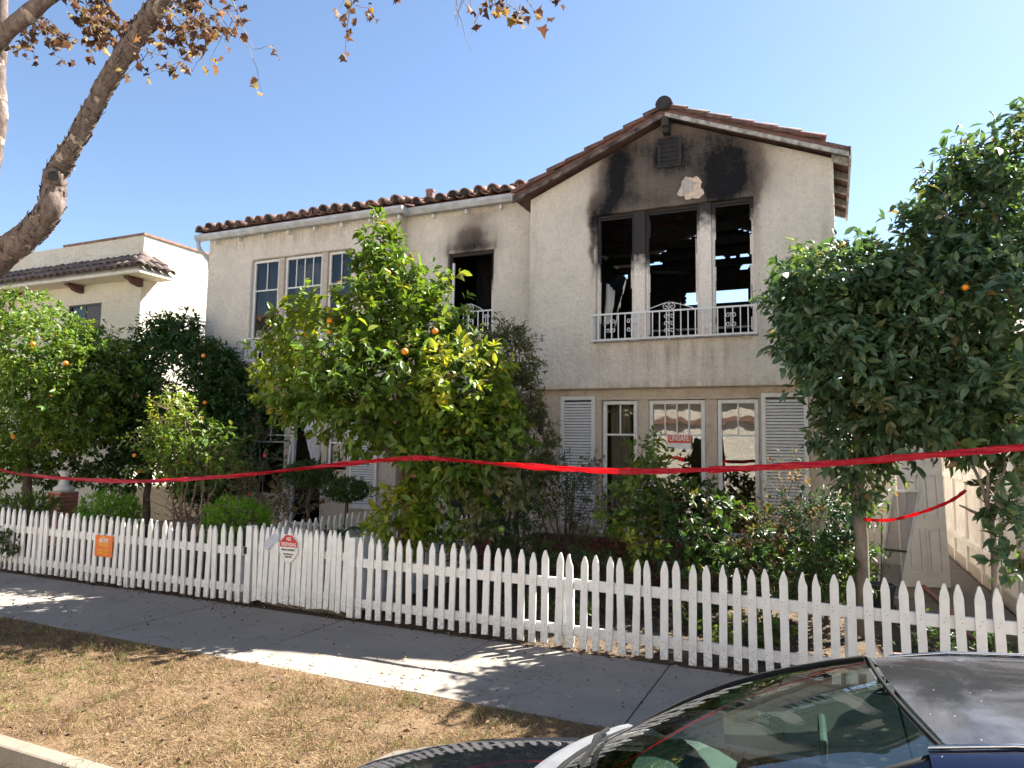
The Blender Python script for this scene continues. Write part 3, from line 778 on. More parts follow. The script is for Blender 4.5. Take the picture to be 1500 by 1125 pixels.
# curtains and blinds
def curtain(name, label, x0, x1, z0, z1, y, folds, amp, taper=None, group=None, mt=None):
    n = folds * 8; rows = []
    for j in range(15):
        t = j / 14; z = z1 + (z0 - z1) * t; row = []
        for i in range(n + 1):
            s = i / n; x = x0 + (x1 - x0) * s
            if taper: xc = taper[0]; kf = 1 - taper[1] * t ** 1.3; x = xc + (x - xc) * kf + (x0 + (x1 - x0) / 2 - xc) * 0
            row.append((x, y + amp * math.sin(s * folds * 2 * math.pi + .6 * math.sin(3 * t)) * (.6 + .4 * t), z))
        rows.append(row)
    o = MB().grid(rows).build(name, mt or M['curtain'], smooth=True)
    s = o.modifiers.new('thick', 'SOLIDIFY'); s.thickness = .003
    return tag(o, label, 'curtain', group)
curtain('curtain', 'white gathered curtain hanging at the left ground-floor window of the main block', -3.05, -2.74, .70, 2.5, 10.42, 5, .03)
curtain('curtain', 'white knotted curtain hanging in the dark left doorway', -9.22, -8.52, 1.42, 2.48, 10.66, 7, .03, (-8.80, .86))
curtain('curtain', 'grey net curtain in the left upstairs window above the railing', -10.2, Lx(411) - .03, 3.45, 5.3, 10.6, 8, .02, mt=M['net'])
curtain('curtain', 'pale net curtain in the middle upstairs window left of the orange tree top', Lx(421), Lx(472), 3.45, 5.3, 10.6, 10, .02, mt=M['gutter'])
curtain('curtain', 'dull net curtain in the right upstairs window half hidden by the orange tree', Lx(484), -7.9, 3.45, 5.3, 10.6, 8, .02, mt=M['net'])
bf = thing('broken_frame', (at(412, 765, 9.9).x, 9.9, 0), 'thin broken white window frame leaning before the dark left doorway', 'frame')
for a, b in (((432, 600, 10.3), (428, 640, 10.25)), ((428, 640, 10.25), (410, 762, 9.9)), ((394, 637, 10.3), (428, 638, 10.26)), ((420, 690, 10.15), (412, 765, 9.85))):
    MB().bar(at(*a), at(*b), .022, .022, (0, 1, 0)).build('frame_bar', M['trim'], bf)
# buckled blind in burnt window
bl = thing('buckled_blind', (at(890, 470, 10.5).x, 10.5, 3.43), 'buckled white slatted blind hanging in the left burnt upper window', 'blind')
top = [at(889, 415, 10.6), at(900, 422, 10.6)]; bot = [at(884, 478, 10.6), at(893, 476, 10.6)]
for i in range(3):
    a = top[0].lerp(top[1], (i + .5) / 3) + Vector((.0, .015 * i, -.02 * i)); b = bot[0].lerp(bot[1], (i + .5) / 3) + Vector((0, .01 * i, .03 * i))
    mid = a.lerp(b, .45) + Vector((.02, -.015, 0)); w2 = (.062, .055, .045)[i]
    rows = [[p + Vector((-w2 * .5, 0, .012)), p + Vector((0, -.008, 0)), p + Vector((w2 * .5, .004, -.012))] for p in (a, a.lerp(mid, .5), mid, mid.lerp(b, .5), b)]
    q = MB().grid(rows).build('blind_slat', M['trim'], bl, smooth=True); q.modifiers.new('thick', 'SOLIDIFY').thickness = .004

# ------------------------------------------------------------------ neighbour on the left
nb = thing('cream_house', (-16, 11.1, 0), 'cream textured stucco house with dark tile skirt roof at the far left', 'house')
NX, NY = -14.36, 11.09
nz0 = at(101, 448, NY); nz1 = at(147, 505, NY)
NW = (nz0.x, nz1.x - .05, nz1.z - .15, nz0.z)
wall(-24, NX, 0, 6.58, NY, .2, [NW]).build('front_wall', M['cream'], nb)
sw0 = at(272, 462, 11); 
MB().box(NX - .2, NX - .001, NY + .2, 22, 0, 6.58).build('side_wall', M['cream'], nb)
MB().box(-17.6, NX - .21, 20, 20.2, 0, 6.5).build('rear_wall', M['cream'], nb)
MB().box(-17.6, NX - .21, NY + .21, 20, 6.3, 6.35).build('flat_roof', M['wood_grey'], nb)
MB().box(-17.2, NX + .03, NY - .03, NY + .22, 6.58, 6.63).build('coping', M['tile'], nb)
MB().box(NX - .22, NX + .03, NY + .221, 22, 6.58, 6.63).build('coping', M['tile'], nb)
ex, ey, ez = NX + .55, NY - .5, 5.62
sk = MB().add([(-24, ey, ez), (ex, ey, ez), (ex, NY + .40, ez), (NX, NY + .40, 6.02), (NX, NY, 6.02), (-24, NY, 6.02),
               (-24, ey, ez - .07), (ex, ey, ez - .07), (ex, NY + .40, ez - .07), (NX, NY + .40, ez - .07), (NX, NY, ez - .07), (-24, NY, ez - .07)],
              [(0, 1, 4, 5), (1, 2, 3, 4), (0, 6, 7, 1), (1, 7, 8, 2), (2, 8, 9, 3), (6, 11, 10, 7), (7, 10, 9, 8), (0, 5, 11, 6)]).build('skirt_roof', M['cream'], nb)
tdk = tile_me.copy(); tdk.materials.clear(); tdk.materials.append(M['tile_dark'])
pdk = pan_me.copy(); pdk.materials.clear(); pdk.materials.append(M['tile_dark'])
slo = math.atan2(.40, .5)
n = 43
for i in range(n):
    x = -23.8 + (i + .5) * (ex + 23.8) / n
    for c in range(2):
        o = obj('roof_tile', tdk); s = c * .30
        if x > NX + .1 and c: continue
        o.location = (x, ey - .04 + s * math.cos(slo), ez + .045 + s * math.sin(slo) + rt.uniform(-.006, .01)); o.rotation_euler = (slo - R(4), R(rt.uniform(-4, 4)), R(rt.uniform(-2, 2))); put(o, sk)
for i in range(4):
    y = ey + .12 + i * .225
    for c in range(2):
        if c and y < NY: continue
        o = obj('roof_tile', tdk); s = c * .30; l2 = math.atan2(.40, .55)
        rot = Matrix.Rotation(math.pi / 2, 4, 'Z') @ Matrix.Rotation(l2 - R(4), 4, 'X')
        o.matrix_world = Matrix.Translation((ex + .04 - s * math.cos(l2), y, ez + .045 + s * math.sin(l2))) @ rot
        loc = Vector((0, 0, 0)); o.parent = sk; o.matrix_parent_inverse = Matrix.Identity(4)
for i in range(3):
    o = obj('hip_tile', tdk); d = Vector((NX, NY, 6.02)) - Vector((ex, ey, ez)); p = Vector((ex, ey, ez)) + d * (i * .33) + Vector((.03, -.03, .05))
    q = d.to_track_quat('Y', 'Z').to_matrix().to_4x4()
    o.matrix_world = Matrix.Translation(p) @ q @ Matrix.Scale(1.1, 4); o.parent = sk; o.matrix_parent_inverse = Matrix.Identity(4)
M['corbel'] = flat('dark_red_corbel', (.10, .035, .03), .7, .2, 12)
for px in (193, 107, 17):
    q = at(px, 405, NY - .25)
    MB().prismx([(NY - .001, 5.545), (NY - .40, 5.545), (NY - .40, 5.50), (NY - .30, 5.47), (NY - .22, 5.40), (NY - .1, 5.37), (NY - .001, 5.36)], q.x - .07, q.x + .07).build('corbel', M['corbel'], nb)
M['black_frame'] = flat('dark_window_frame', (.03, .03, .032), .5, .1, 5)
M['screen'] = flat('insect_screen', (.10, .10, .105), .8, .2, 40)
wf = frame_rect(NW[0] + .002, NW[1] - .002, NW[2] + .002, NW[3] - .002, NY + .02, .045, .06).build('window', M['black_frame'], nb)
xm = (NW[0] + NW[1]) / 2
MB().box(xm - .02, xm + .02, NY + .022, NY + .07, NW[2] + .05, NW[3] - .05).build('meeting_stile', M['black_frame'], wf)
MB().box(NW[0] + .05, xm - .021, NY + .05, NY + .056, NW[2] + .05, NW[3] - .05).build('pane', M['glass_up'], wf)
MB().box(xm + .021, NW[1] - .05, NY + .04, NY + .044, NW[2] + .05, NW[3] - .05).build('insect_screen', M['screen'], wf)
MB().box(NW[0], NW[1], NY + .12, NY + .16, NW[2], NW[3]).build('blind', M['screen'], wf)
sa = CP + (CF + CR * ((272 - 750) / FPX) - CU * ((462 - 562.5) / FPX)) * 1
def atX(x, y, X):
    d = CF + CR * ((x - 750) / FPX) - CU * ((y - 562.5) / FPX); return CP + d * (X / d.x)
s0 = atX(270, 460, NX); s1 = atX(302, 500, NX)
swf = MB().box(NX, NX + .03, s0.y, s0.y + .9, s1.z - .3, s0.z).build('side_window', M['trim'], nb)
for i in range(9):
    z = s1.z - .27 + i * (s0.z - s1.z + .24) / 9
    MB().box(NX + .031, NX + .042, s0.y + .05, s0.y + .85, z, z + .05).build('louvre', M['screen'], swf)
# brick pier in front of neighbour
q = at(92, 740, 8.4)
bp = thing('brick_pier', (q.x, 8.4, 0), 'small red brick pier with pale urn base behind the left picket fence', 'pier')
MB().box(q.x - .16, q.x + .16, 8.24, 8.56, 0, .93).build('mortar_core', M['plaster2'], bp)
M['brick_lit'] = tile_mat('sunlit_red_brick', (.42, .15, .09), (.34, .12, .08), .3)  # brighter copy of the red brick, sunlight put into its colour
bme2 = MB().box(0, .165, 0, .06, 0, .057).mesh('brick'); bme2.materials.append(M['brick_lit'])
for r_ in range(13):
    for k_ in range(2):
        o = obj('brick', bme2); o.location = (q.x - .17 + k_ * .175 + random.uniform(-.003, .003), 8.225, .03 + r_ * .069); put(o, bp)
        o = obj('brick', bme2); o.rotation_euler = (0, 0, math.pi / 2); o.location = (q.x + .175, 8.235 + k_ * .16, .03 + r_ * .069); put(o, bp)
MB().lathe([(.14, .93), (.17, .96), (.17, 1.0), (.08, 1.05), (.06, 1.2), (.12, 1.3)], (q.x, 8.4, 0), 14).build('urn_base', M['trim'], bp, smooth=True)

# ------------------------------------------------------------------ picket fences
def picket_mesh(w_, h, t=.02, name='picket'):
    tip = .10
    return MB().prism([(-w_ / 2, 0), (w_ / 2, 0), (w_ / 2, h - tip), (w_ * .40, h - tip * .62), (w_ * .12, h - .004), (0, h), (-w_ * .12, h - .004), (-w_ * .40, h - tip * .62), (-w_ / 2, h - tip)], -t / 2, t / 2).mesh(name)
FY = 6.40
def picket_worn(w_, h, seed, t=.02):
    q = random.Random(seed); a = .10 + q.uniform(-.012, .012); tip = q.uniform(-.006, .006); ck = q.random()
    pts = [(-w_ / 2, q.uniform(0, .012)), (w_ / 2, q.uniform(0, .012)), (w_ / 2, h * .45), (w_ / 2 + q.uniform(-.002, .001), h - a), (w_ * .40, h - a * .62), (w_ * .13, h - .006), (tip, h), (-w_ * .13, h - .006), (-w_ * .40, h - a * .62), (-w_ / 2, h - a)]
    if ck < .3: pts[4] = (w_ * .28, h - a * .7); pts[5] = (w_ * .10, h - .018)
    if ck > .8: pts[6] = (tip, h - .012)
    mb = MB().prism(pts, -t / 2, t / 2)
    for z in (.155, .175, .57, .60):
        x = q.uniform(-.016, .016); mb.add([(x + .0042 * math.cos(k), -t / 2 - .0012, z + .0042 * math.sin(k)) for k in np.linspace(0, 6.283, 7)[:-1]], [(0, 1, 2, 3, 4, 5)])
    me = mb.mesh('picket'); me.materials.append(M['picket']); me.materials.append(M['nail'])
    for p in me.polygons:
        if len(p.vertices) == 6: p.material_index = 1
    return me
M['nail'] = flat('rusty_nail_head', (.26, .20, .16), .7, .2, 30)
pks = [picket_worn(.066, .855, k) for k in range(8)]; pkgs = [picket_worn(.0615, .86, 20 + k) for k in range(6)]
rf = random.Random(12)
def fence_x(name, x0, x1, y, label, group, n, posts, zb=.0, dz=0, mesh=pks, rails=((.115, .205), (.535, .63)), cat='fence'):
    f = thing(name, ((x0 + x1) / 2, y, 0), label, cat, group)
    for i in range(n):
        x = x0 + (x1 - x0) * (i + .5) / n
        o = obj('picket', rf.choice(mesh)); o.location = (x + rf.uniform(-.006, .006), y + rf.uniform(-.003, .002), zb + dz * i / n + rf.uniform(-.012, .012) + .012)
        o.rotation_euler = (R(rf.uniform(-.7, .7)), R(rf.gauss(0, .8)), R(rf.uniform(-1.5, 1.5)))
        o.scale = (rf.uniform(.95, 1.05), 1, rf.uniform(.985, 1.015)); put(o, f)
    for a, b in rails:
        MB().add([(x0, y + .011, a + zb), (x1, y + .011, a + zb + dz), (x1, y + .05, a + zb + dz), (x0, y + .05, a + zb),
                  (x0, y + .011, b + zb), (x1, y + .011, b + zb + dz), (x1, y + .05, b + zb + dz), (x0, y + .05, b + zb)],
                 [(0, 3, 2, 1), (4, 5, 6, 7), (0, 1, 5, 4), (1, 2, 6, 5), (2, 3, 7, 6), (3, 0, 4, 7)]).build('rail', M['picket'], f, bevel=.004)
    for px, pt in posts:
        MB().box(px - .045, px + .045, y + .052, y + .142, -.05, pt).build('post', M['picket'], f, bevel=.004)
    return f
fence_x('picket_fence', -13.16, -6.29, FY, 'white picket fence left of the gate with an orange sign on it', 'white picket fences', 55, [(-12.2, .62), (-10.15, .62), (-8.3, .62), (-6.42, .62)])
gate = fence_x('picket_gate', -6.14, -4.80, FY + .0, 'closed white picket gate with tight pickets and an octagonal sign', None, 17, [], .03, 0, pkgs, cat='gate', rails=((.12, .2), (.56, .64)))
for x, t in ((-6.215, .885), (-4.755, .845)):
    MB().box(x - .042, x + .042, FY - .01, FY + .075, 0, t).build('gate_post', M['picket'], gate, bevel=.005)
MB().box(-6.28, -6.23, FY - .012, FY + .05, .56, .64).build('hinge', M['char2'], gate)
fence_x('picket_fence', -4.70, 3.30, FY, 'long white picket fence running from the gate to the right behind the car', 'white picket fences', 64, [(-2.31, .56), (.10, .56), (2.4, .56)], .0, -.01)
def fence_y(x, y0, y1, label, n):
    f = thing('picket_fence', (x, (y0 + y1) / 2, 0), label, 'fence', 'white picket fences')
    for i in range(n):
        o = obj('picket', rf.choice(pks)); o.location = (x + rf.uniform(-.004, .004), y0 + (y1 - y0) * (i + .5) / n, .03 + rf.uniform(-.01, .01)); o.rotation_euler = (R(rf.uniform(-1, 1)), R(rf.uniform(-.7, .7)), math.pi / 2); put(o, f)
    for a, b in ((.15, .23), (.56, .65)):
        MB().box(x - .05, x - .011, y0, y1, a, b).build('rail', M['picket'], f, bevel=.004)
    for yy in (y0 + .05, (y0 + y1) / 2, y1 - .05):
        MB().box(x - .142, x - .052, yy - .045, yy + .045, -.05, .66).build('post', M['picket'], f, bevel=.004)
fence_y(-6.20, 6.55, 9.9, 'bluish shaded picket fence along the left side of the garden path', 25)
fence_y(-4.74, 6.55, 9.2, 'shaded picket fence along the right side of the garden path behind the orange tree', 20)

# ------------------------------------------------------------------ signs and papers
def lettering(txt, size, loc, mt, parent, rotz=0, width=None, bold=.0, rot=0):
    c = bpy.data.curves.new('lettering', 'FONT'); c.body = txt; c.size = size; c.align_x = 'CENTER'; c.align_y = 'CENTER'; c.extrude = .0006; c.offset = bold
    t = bpy.data.objects.new('lettering', c); COL.objects.link(t)
    bpy.context.view_layer.update()
    me = bpy.data.meshes.new_from_object(t.evaluated_get(bpy.context.evaluated_depsgraph_get())); bpy.data.objects.remove(t)
    me.materials.clear()
    xs = [v.co.x for v in me.vertices]; s = 1 if not width else width / (max(xs) - min(xs))
    o = obj('lettering', me, mt)
    o.matrix_world = Matrix.Translation(loc) @ Matrix.Rotation(rot, 4, 'Y') @ Matrix.Rotation(math.pi / 2, 4, 'X') @ Matrix.Diagonal((s, 1, 1, 1))
    W0 = Vector(parent.get('_w', (0, 0, 0))); o.parent = parent; o.matrix_parent_inverse = Matrix.Translation(-W0)
    return o
M['orange'] = flat('orange_sign_board', (.78, .17, .012), .5, .08, 10)
M['ink_white'] = flat('white_print', (.82, .80, .78), .5, .03); M['ink_yellow'] = flat('yellow_print', (.85, .50, .02), .5, .03)
M['red'] = flat('red_sign_enamel', (.55, .015, .02), .4, .08, 8); M['ink_black'] = flat('black_print', (.03, .03, .03), .5, .03)
M['paper'] = flat('white_paper', (.50, .53, .60), .8, .05, 20)
SYF = FY - .022
c0 = at(152, 800, SYF)
sg = thing('orange_sign', (c0.x, SYF, c0.z), 'square orange campaign sign with white and yellow lettering on the left fence', 'sign')
tilt = R(0)
MB().box(c0.x - .165, c0.x + .165, SYF - .004, SYF + .004, c0.z - .135, c0.z + .135).build('board', M['orange'], sg)
for txt, sz, dz, mt, wd in (('ELECT', .04, .132, 'ink_yellow', .11), ('JACKIE', .075, .082, 'ink_white', .18), ('KRUGER', .075, .025, 'ink_yellow', .185), ('BEVERLY HILLS', .035, -.062, 'ink_yellow', .18), ('SCHOOL BOARD', .035, -.105, 'ink_yellow', .17)):
    lettering(txt, sz, (c0.x, SYF - .005, c0.z + dz * .87), M[mt], sg, width=wd, bold=.0015 if sz > .05 else .0006)
c1 = at(423, 803, SYF)
ns = thing('no_trespassing_sign', (c1.x, SYF, c1.z), 'red and white octagonal no trespassing sign hung on the gate', 'sign')
def octo(w_, h, c, y0, y1, z0=None, z1=None):
    a = .34
    pts = [(-w_ / 2, -h / 2 + h * a), (-w_ * .19, -h / 2), (w_ * .19, -h / 2), (w_ / 2, -h / 2 + h * a), (w_ / 2, h / 2 - h * .30), (w_ * .19, h / 2), (-w_ * .19, h / 2), (-w_ / 2, h / 2 - h * .30)]
    return MB().prism([(c.x + x, c.z + z) for x, z in pts], y0, y1)
SW_, SH = .272, .305
octo(SW_, SH, c1, SYF - .004, SYF + .003).build('board', M['ink_white'], ns)
W2 = SW_ / 2 - .008; T2 = SH / 2 - .008
MB().prism([(c1.x - W2, c1.z + .012), (c1.x + W2, c1.z + .012), (c1.x + W2, c1.z + .066), (c1.x + .045, c1.z + T2), (c1.x - .045, c1.z + T2), (c1.x - W2, c1.z + .066)], SYF - .0052, SYF - .0042).build('red_field', M['red'], ns)
ob = MB()
pts = [(-W2, -.055), (-.047, -T2), (.047, -T2), (W2, -.055), (W2, .012), (-W2, .012)]
for i in range(5):
    a, b = pts[i - 1] if i else pts[5], pts[i]
    if i == 0: a, b = pts[5], pts[0]
    ob.bar((c1.x + a[0], SYF - .0048, c1.z + a[1]), (c1.x + b[0], SYF - .0048, c1.z + b[1]), .001, .004, (0, 1, 0))
ob.bar((c1.x + W2, SYF - .0048, c1.z - .055), (c1.x + W2, SYF - .0048, c1.z + .012), .001, .004, (0, 1, 0))
ob.build('red_border', M['red'], ns)
for txt, sz, dz, mt, wd in (('NO', .055, .112, 'ink_white', .06), ('TRESPASSING', .055, .045, 'ink_white', .22), ('PRIVATE PROPERTY', .03, -.022, 'ink_black', .20), ('VIOLATORS WILL BE', .024, -.075, 'ink_black', .14), ('PROSECUTED', .024, -.108, 'ink_black', .10)):
    lettering(txt, sz, (c1.x, SYF - .0062, c1.z + dz * .9), M[mt], ns, width=wd, bold=.001)
c2 = at(397, 793, SYF - .005)
pr = MB().grid([[(c2.x + math.cos(.62) * u - math.sin(.62) * v * .55, SYF - .006 - .02 * math.sin(u * 22 + 1) * (v + .05) * 5, c2.z + math.sin(.62) * u + math.cos(.62) * v * .55) for u in np.linspace(-.11, .11, 9)] for v in np.linspace(-.09, .09, 5)]).build('paper_notice', M['paper'], smooth=True)
tag(pr, 'crumpled white paper notice rolled against the left side of the gate', 'paper')
uc = at(995, 647, 10.18); UY = 10.178
us = thing('unsafe_placard', (uc.x, UY, uc.z), 'red and white UNSAFE placard taped to the middle ground-floor window', 'placard')
MB().box(uc.x - .165, uc.x + .165, UY - .002, UY + .002, uc.z - .10, uc.z + .10).build('sheet', M['ink_white'], us)
M['placard_red'] = flat('placard_red', (.72, .10, .06), .6, .04)
MB().box(uc.x - .16, uc.x + .16, UY - .0032, UY - .0022, uc.z - .02, uc.z + .095).build('red_field', M['placard_red'], us)
lettering('UNSAFE', .11, (uc.x, UY - .004, uc.z + .045), M['ink_white'], us, width=.27, bold=.001)
M['ink_pale'] = flat('faint_print', (.62, .50, .45), .6, .03)
for dz in (-.045, -.065, -.083):
    MB().box(uc.x - .13, uc.x + .10 + dz, UY - .003, UY - .0024, uc.z + dz, uc.z + dz + .006).build('text_line', M['ink_pale'], us)

# ------------------------------------------------------------------ foliage machinery
rs = np.random.RandomState(11)
LEAF = np.array([(0, 0, 0), (-.5, .34, .10), (0, .36, 0), (.5, .34, .10), (-.40, .68, .07), (0, .70, -.03), (.40, .68, .07), (0, 1.0, -.10)])
LF = [(0, 2, 1), (0, 3, 2), (1, 2, 5, 4), (2, 3, 6, 5), (4, 5, 7), (5, 6, 7)]
def norm(a): return a / (np.linalg.norm(a, axis=-1, keepdims=True) + 1e-9)
def leaves_mesh(name, P, D, N, L, Wd, tint, tmpl=LEAF, faces=LF):
    D = norm(D); N = norm(N - D * (N * D).sum(1, keepdims=True)); S = np.cross(D, N)
    n = len(P); k = len(tmpl)
    V = (P[:, None, :] + S[:, None, :] * (tmpl[None, :, 0:1] * Wd[:, None, None]) + D[:, None, :] * (tmpl[None, :, 1:2] * L[:, None, None]) + N[:, None, :] * (tmpl[None, :, 2:3] * L[:, None, None])).reshape(-1, 3)
    sizes = np.tile([len(f) for f in faces], n); loops = np.concatenate([np.array(f) for f in faces])
    loops = (loops[None, :] + (np.arange(n) * k)[:, None]).ravel()
    me = bpy.data.meshes.new(name); me.vertices.add(n * k); me.vertices.foreach_set('co', V.astype(np.float32).ravel())
    me.loops.add(len(loops)); me.loops.foreach_set('vertex_index', loops.astype(np.int32))
    me.polygons.add(len(sizes)); st_ = np.concatenate([[0], np.cumsum(sizes)[:-1]])
    me.polygons.foreach_set('loop_start', st_.astype(np.int32)); me.polygons.foreach_set('loop_total', sizes.astype(np.int32))
    me.update(calc_edges=True)
    at_ = me.attributes.new('tint', 'FLOAT_COLOR', 'POINT')
    col = np.ones((n, k, 4), np.float32); col[:, :, :3] = tint[:, None, :]
    at_.data.foreach_set('color', col.ravel()); me.validate(); return me
def rand_dir(n): return norm(rs.normal(size=(n, 3)))
PAL = {
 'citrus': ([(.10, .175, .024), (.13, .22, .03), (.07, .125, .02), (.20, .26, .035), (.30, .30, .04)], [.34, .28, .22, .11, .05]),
 'citrus_bright': ([(.13, .215, .025), (.20, .28, .03), (.30, .34, .035), (.42, .38, .045), (.09, .145, .02)], [.26, .27, .2, .12, .15]),  # yellower greens, sunlight on the lit lobes put into the tint
 'dark': ([(0.043, 0.099, 0.024), (0.062, 0.123, 0.027), (0.034, 0.072, 0.020), (0.093, 0.160, 0.034)], [.4, .3, .2, .1]),  # greens kept dark so the tint carries the garden's shade
 'right': ([(.065, .13, .055), (.09, .165, .065), (.05, .10, .042), (.16, .22, .06), (.26, .20, .08)], [.38, .30, .2, .09, .03]),  # lightened bluish greens, glare and haze put into the tint
 'olive': ([(0.132, 0.145, 0.054), (0.171, 0.174, 0.068), (0.093, 0.109, 0.041), (0.248, 0.217, 0.095)], [.4, .3, .2, .1]),
 'lime': ([(0.155, 0.348, 0.027), (0.217, 0.435, 0.034), (0.109, 0.246, 0.024)], [.4, .35, .25]),
 'shrub': ([(.045, .095, .022), (.06, .12, .026), (.032, .068, .018), (.12, .16, .03), (.22, .17, .04)], [.36, .3, .2, .1, .04]),  # greens lowered to imitate shade behind the fence
 'dry': ([(0.248, 0.174, 0.081), (0.139, 0.131, 0.047), (0.341, 0.189, 0.081), (0.109, 0.131, 0.041)], [.3, .3, .15, .25]),
 'blue': ([(.03, .075, .045), (.045, .09, .05), (.025, .055, .034)], [.4, .35, .25]),  # lowered too, tree shade put into the leaf colour
}
def pick(pal, n):
    c, p = PAL[pal]; p = np.array(p) / sum(p)
    a = np.array(c)[rs.choice(len(c), n, p=p)]
    return a * rs.uniform(.8, 1.2, (n, 1)) * rs.uniform(.94, 1.06, (n, 3))
def crown(ells, per, leaf=(.085, .036), pal='citrus', droop=.35, twig=.20, shell=.55, lump=.28, leafvar=.25, spread=.9):
    """ells: (centre, (rx,ry,rz), n twigs, palette or None); leafy twigs spread through uneven lobes"""
    P = []; D = []; N = []; L = []; W_ = []; T = []; tips = []
    for e in ells:
        c, r, nt = np.array(e[0]), np.array(e[1]), e[2]; pl = e[3] if len(e) > 3 and e[3] else pal
        u = rand_dir(nt); rho = shell + (1.02 - shell) * rs.uniform(0, 1, nt) ** .6
        nb_ = 9; bd = rand_dir(nb_); ba = rs.uniform(-lump, lump, nb_)
        mod = 1 + (np.clip((u @ bd.T - .55) / .45, 0, 1) * ba[None, :]).sum(1)
        mod = mod * np.where(rs.uniform(0, 1, nt) < .07, rs.uniform(1.1, 1.3, nt), 1.0)
        p = c + u * r * (rho * mod)[:, None]
        td = norm(u * 1.0 + np.array([0, 0, .35]) + rs.normal(scale=.45, size=(nt, 3)))
        tl = twig * rs.uniform(.5, 1.35, nt)
        tips.append((p, td, tl))
        k = rs.randint(max(2, int(per * .6)), int(per * 1.4) + 1, nt)
        idx = np.repeat(np.arange(nt), k); n = len(idx)
        f = rs.uniform(0, 1, n)
        pos = p[idx] + td[idx] * (tl[idx] * f)[:, None]
        side = np.cross(td[idx], rand_dir(n)); side = norm(side)
        d = norm(td[idx] * (.25 + .75 * f[:, None]) + side * spread - np.array([0, 0, 1.0]) * droop * rs.uniform(.2, 1.3, n)[:, None])
        nrm = norm(np.array([0, 0, 1.0]) + .5 * u[idx] + rs.normal(scale=.58, size=(n, 3)))
        s = rs.uniform(1 - leafvar, 1 + leafvar, n) * np.repeat(rs.uniform(.78, 1.18, nt), k)
        base = pick(pl, nt)
        t = .6 * base[idx] + .4 * pick(pl, n)
        dead = rs.uniform(0, 1, n) < .012; t[dead] = np.array([.24, .15, .06])
        P.append(pos); D.append(d); N.append(nrm); L.append(leaf[0] * s); W_.append(leaf[1] * s * rs.uniform(.85, 1.15, n)); T.append(t)
    return [np.concatenate(q) for q in (P, D, N, L, W_, T)], tips
def crown_obj(parent, data, name='crown', mt=None):
    return obj(name, leaves_mesh(name, *data), mt or M['leaf'], parent)
def wiggle(a, b, n, amp, rng_):
    a = Vector(a); b = Vector(b); pts = []
    for i in range(n + 1):
        t = i / n; p = a.lerp(b, t); k = math.sin(t * math.pi) * amp
        pts.append(p + Vector((rng_.uniform(-k, k), rng_.uniform(-k, k), rng_.uniform(-k, k) * .5)))
    return pts
def trunk_obj(parent, base, fork, ends, r0, mt, seed, name='trunk'):
    rr = random.Random(seed); mb = MB()
    base = Vector(base); fork = Vector(fork)
    pts = wiggle(base, fork, 6, r0 * .5, rr); rad = [r0 * (1.35 if i == 0 else 1.0 - .28 * i / 6) for i in range(7)]
    mb.tube(pts, rad, 10, jit=.06, rng=rr)
    t = mb.build(name, mt, parent, smooth=True)
    lb = MB()
    for e in ends:
        e = Vector(e); st0 = pts[rr.randint(4, 6)]
        p2 = wiggle(st0, e, 5, (e - st0).length * .07, rr)
        lb.tube(p2, [r0 * .55 * (1 - .82 * i / 5) + .004 for i in range(6)], 7)
        for k in range(4):
            s = p2[rr.randint(1, 3)]; q = s + Vector((rr.uniform(-1, 1), rr.uniform(-1, 1), rr.uniform(-.3, 1))) * min(.22, (e - st0).length * .15)
            lb.tube(wiggle(s, q, 3, .03, rr), [r0 * .18, r0 * .13, r0 * .09, .003], 5)
    lb.build('limbs', mt, parent, smooth=True)
    return t
def shrub(name, label, cat, ells, per, leaf, pal, base, stems, seed, group=None, mt=None, smt=None, r0=.012, **kw):
    o = thing(name, base, label, cat, group)
    data, tips = crown(ells, per, leaf, pal, **kw); crown_obj(o, data, 'foliage', mt)
    rr = random.Random(seed); mb = MB()
    for k in range(stems):
        e = ells[k % len(ells)]; c = Vector(e[0]) + Vector([rr.uniform(-.7, .7) * q for q in e[1]])
        mb.tube(wiggle(Vector(base) + Vector((rr.uniform(-.08, .08), rr.uniform(-.08, .08), -.03)), c, 5, .05, rr), [r0 * (1 - .12 * i) for i in range(6)], 6)
    for (p, td, tl) in tips:
        for i in rs.choice(len(p), min(len(p), 60), replace=False):
            a = Vector(p[i]); b = a + Vector(td[i]) * float(tl[i]); mb.tube([a - Vector(td[i]) * .12, a, b], [.004, .003, .0015], 4, cap=False)
    mb.build('stems', smt or M['bark'], o)
    return o
def E_(px, py, Y, rx, ry, rz, n, pal=None): return (tuple(at(px, py, Y)), (rx, ry, rz), n, pal)
M['orange_fruit'] = flat('orange_peel', (.80, .25, .012), .45, .12, 30, .3, bscale=220)
M['green_fruit'] = flat('unripe_peel', (.10, .19, .02), .45, .15, 30, .3, bscale=220)
fr_me = MB().lathe([(.002, -.038), (.018, -.034), (.032, -.02), (.038, 0), (.033, .019), (.018, .033), (.002, .037)], (0, 0, 0), 12).mesh('fruit', True)
fr_g = fr_me.copy(); fr_me.materials.append(M['orange_fruit']); fr_g.materials.append(M['green_fruit'])
def fruits(parent, pts, Y, mesh, s=1.0):
    for x, y, dy in pts:
        o = obj('fruit', mesh); o.location = at(x, y, Y + dy); o.scale = (s, s, s * .95); o.rotation_euler = (.3, .2, x); put(o, parent)

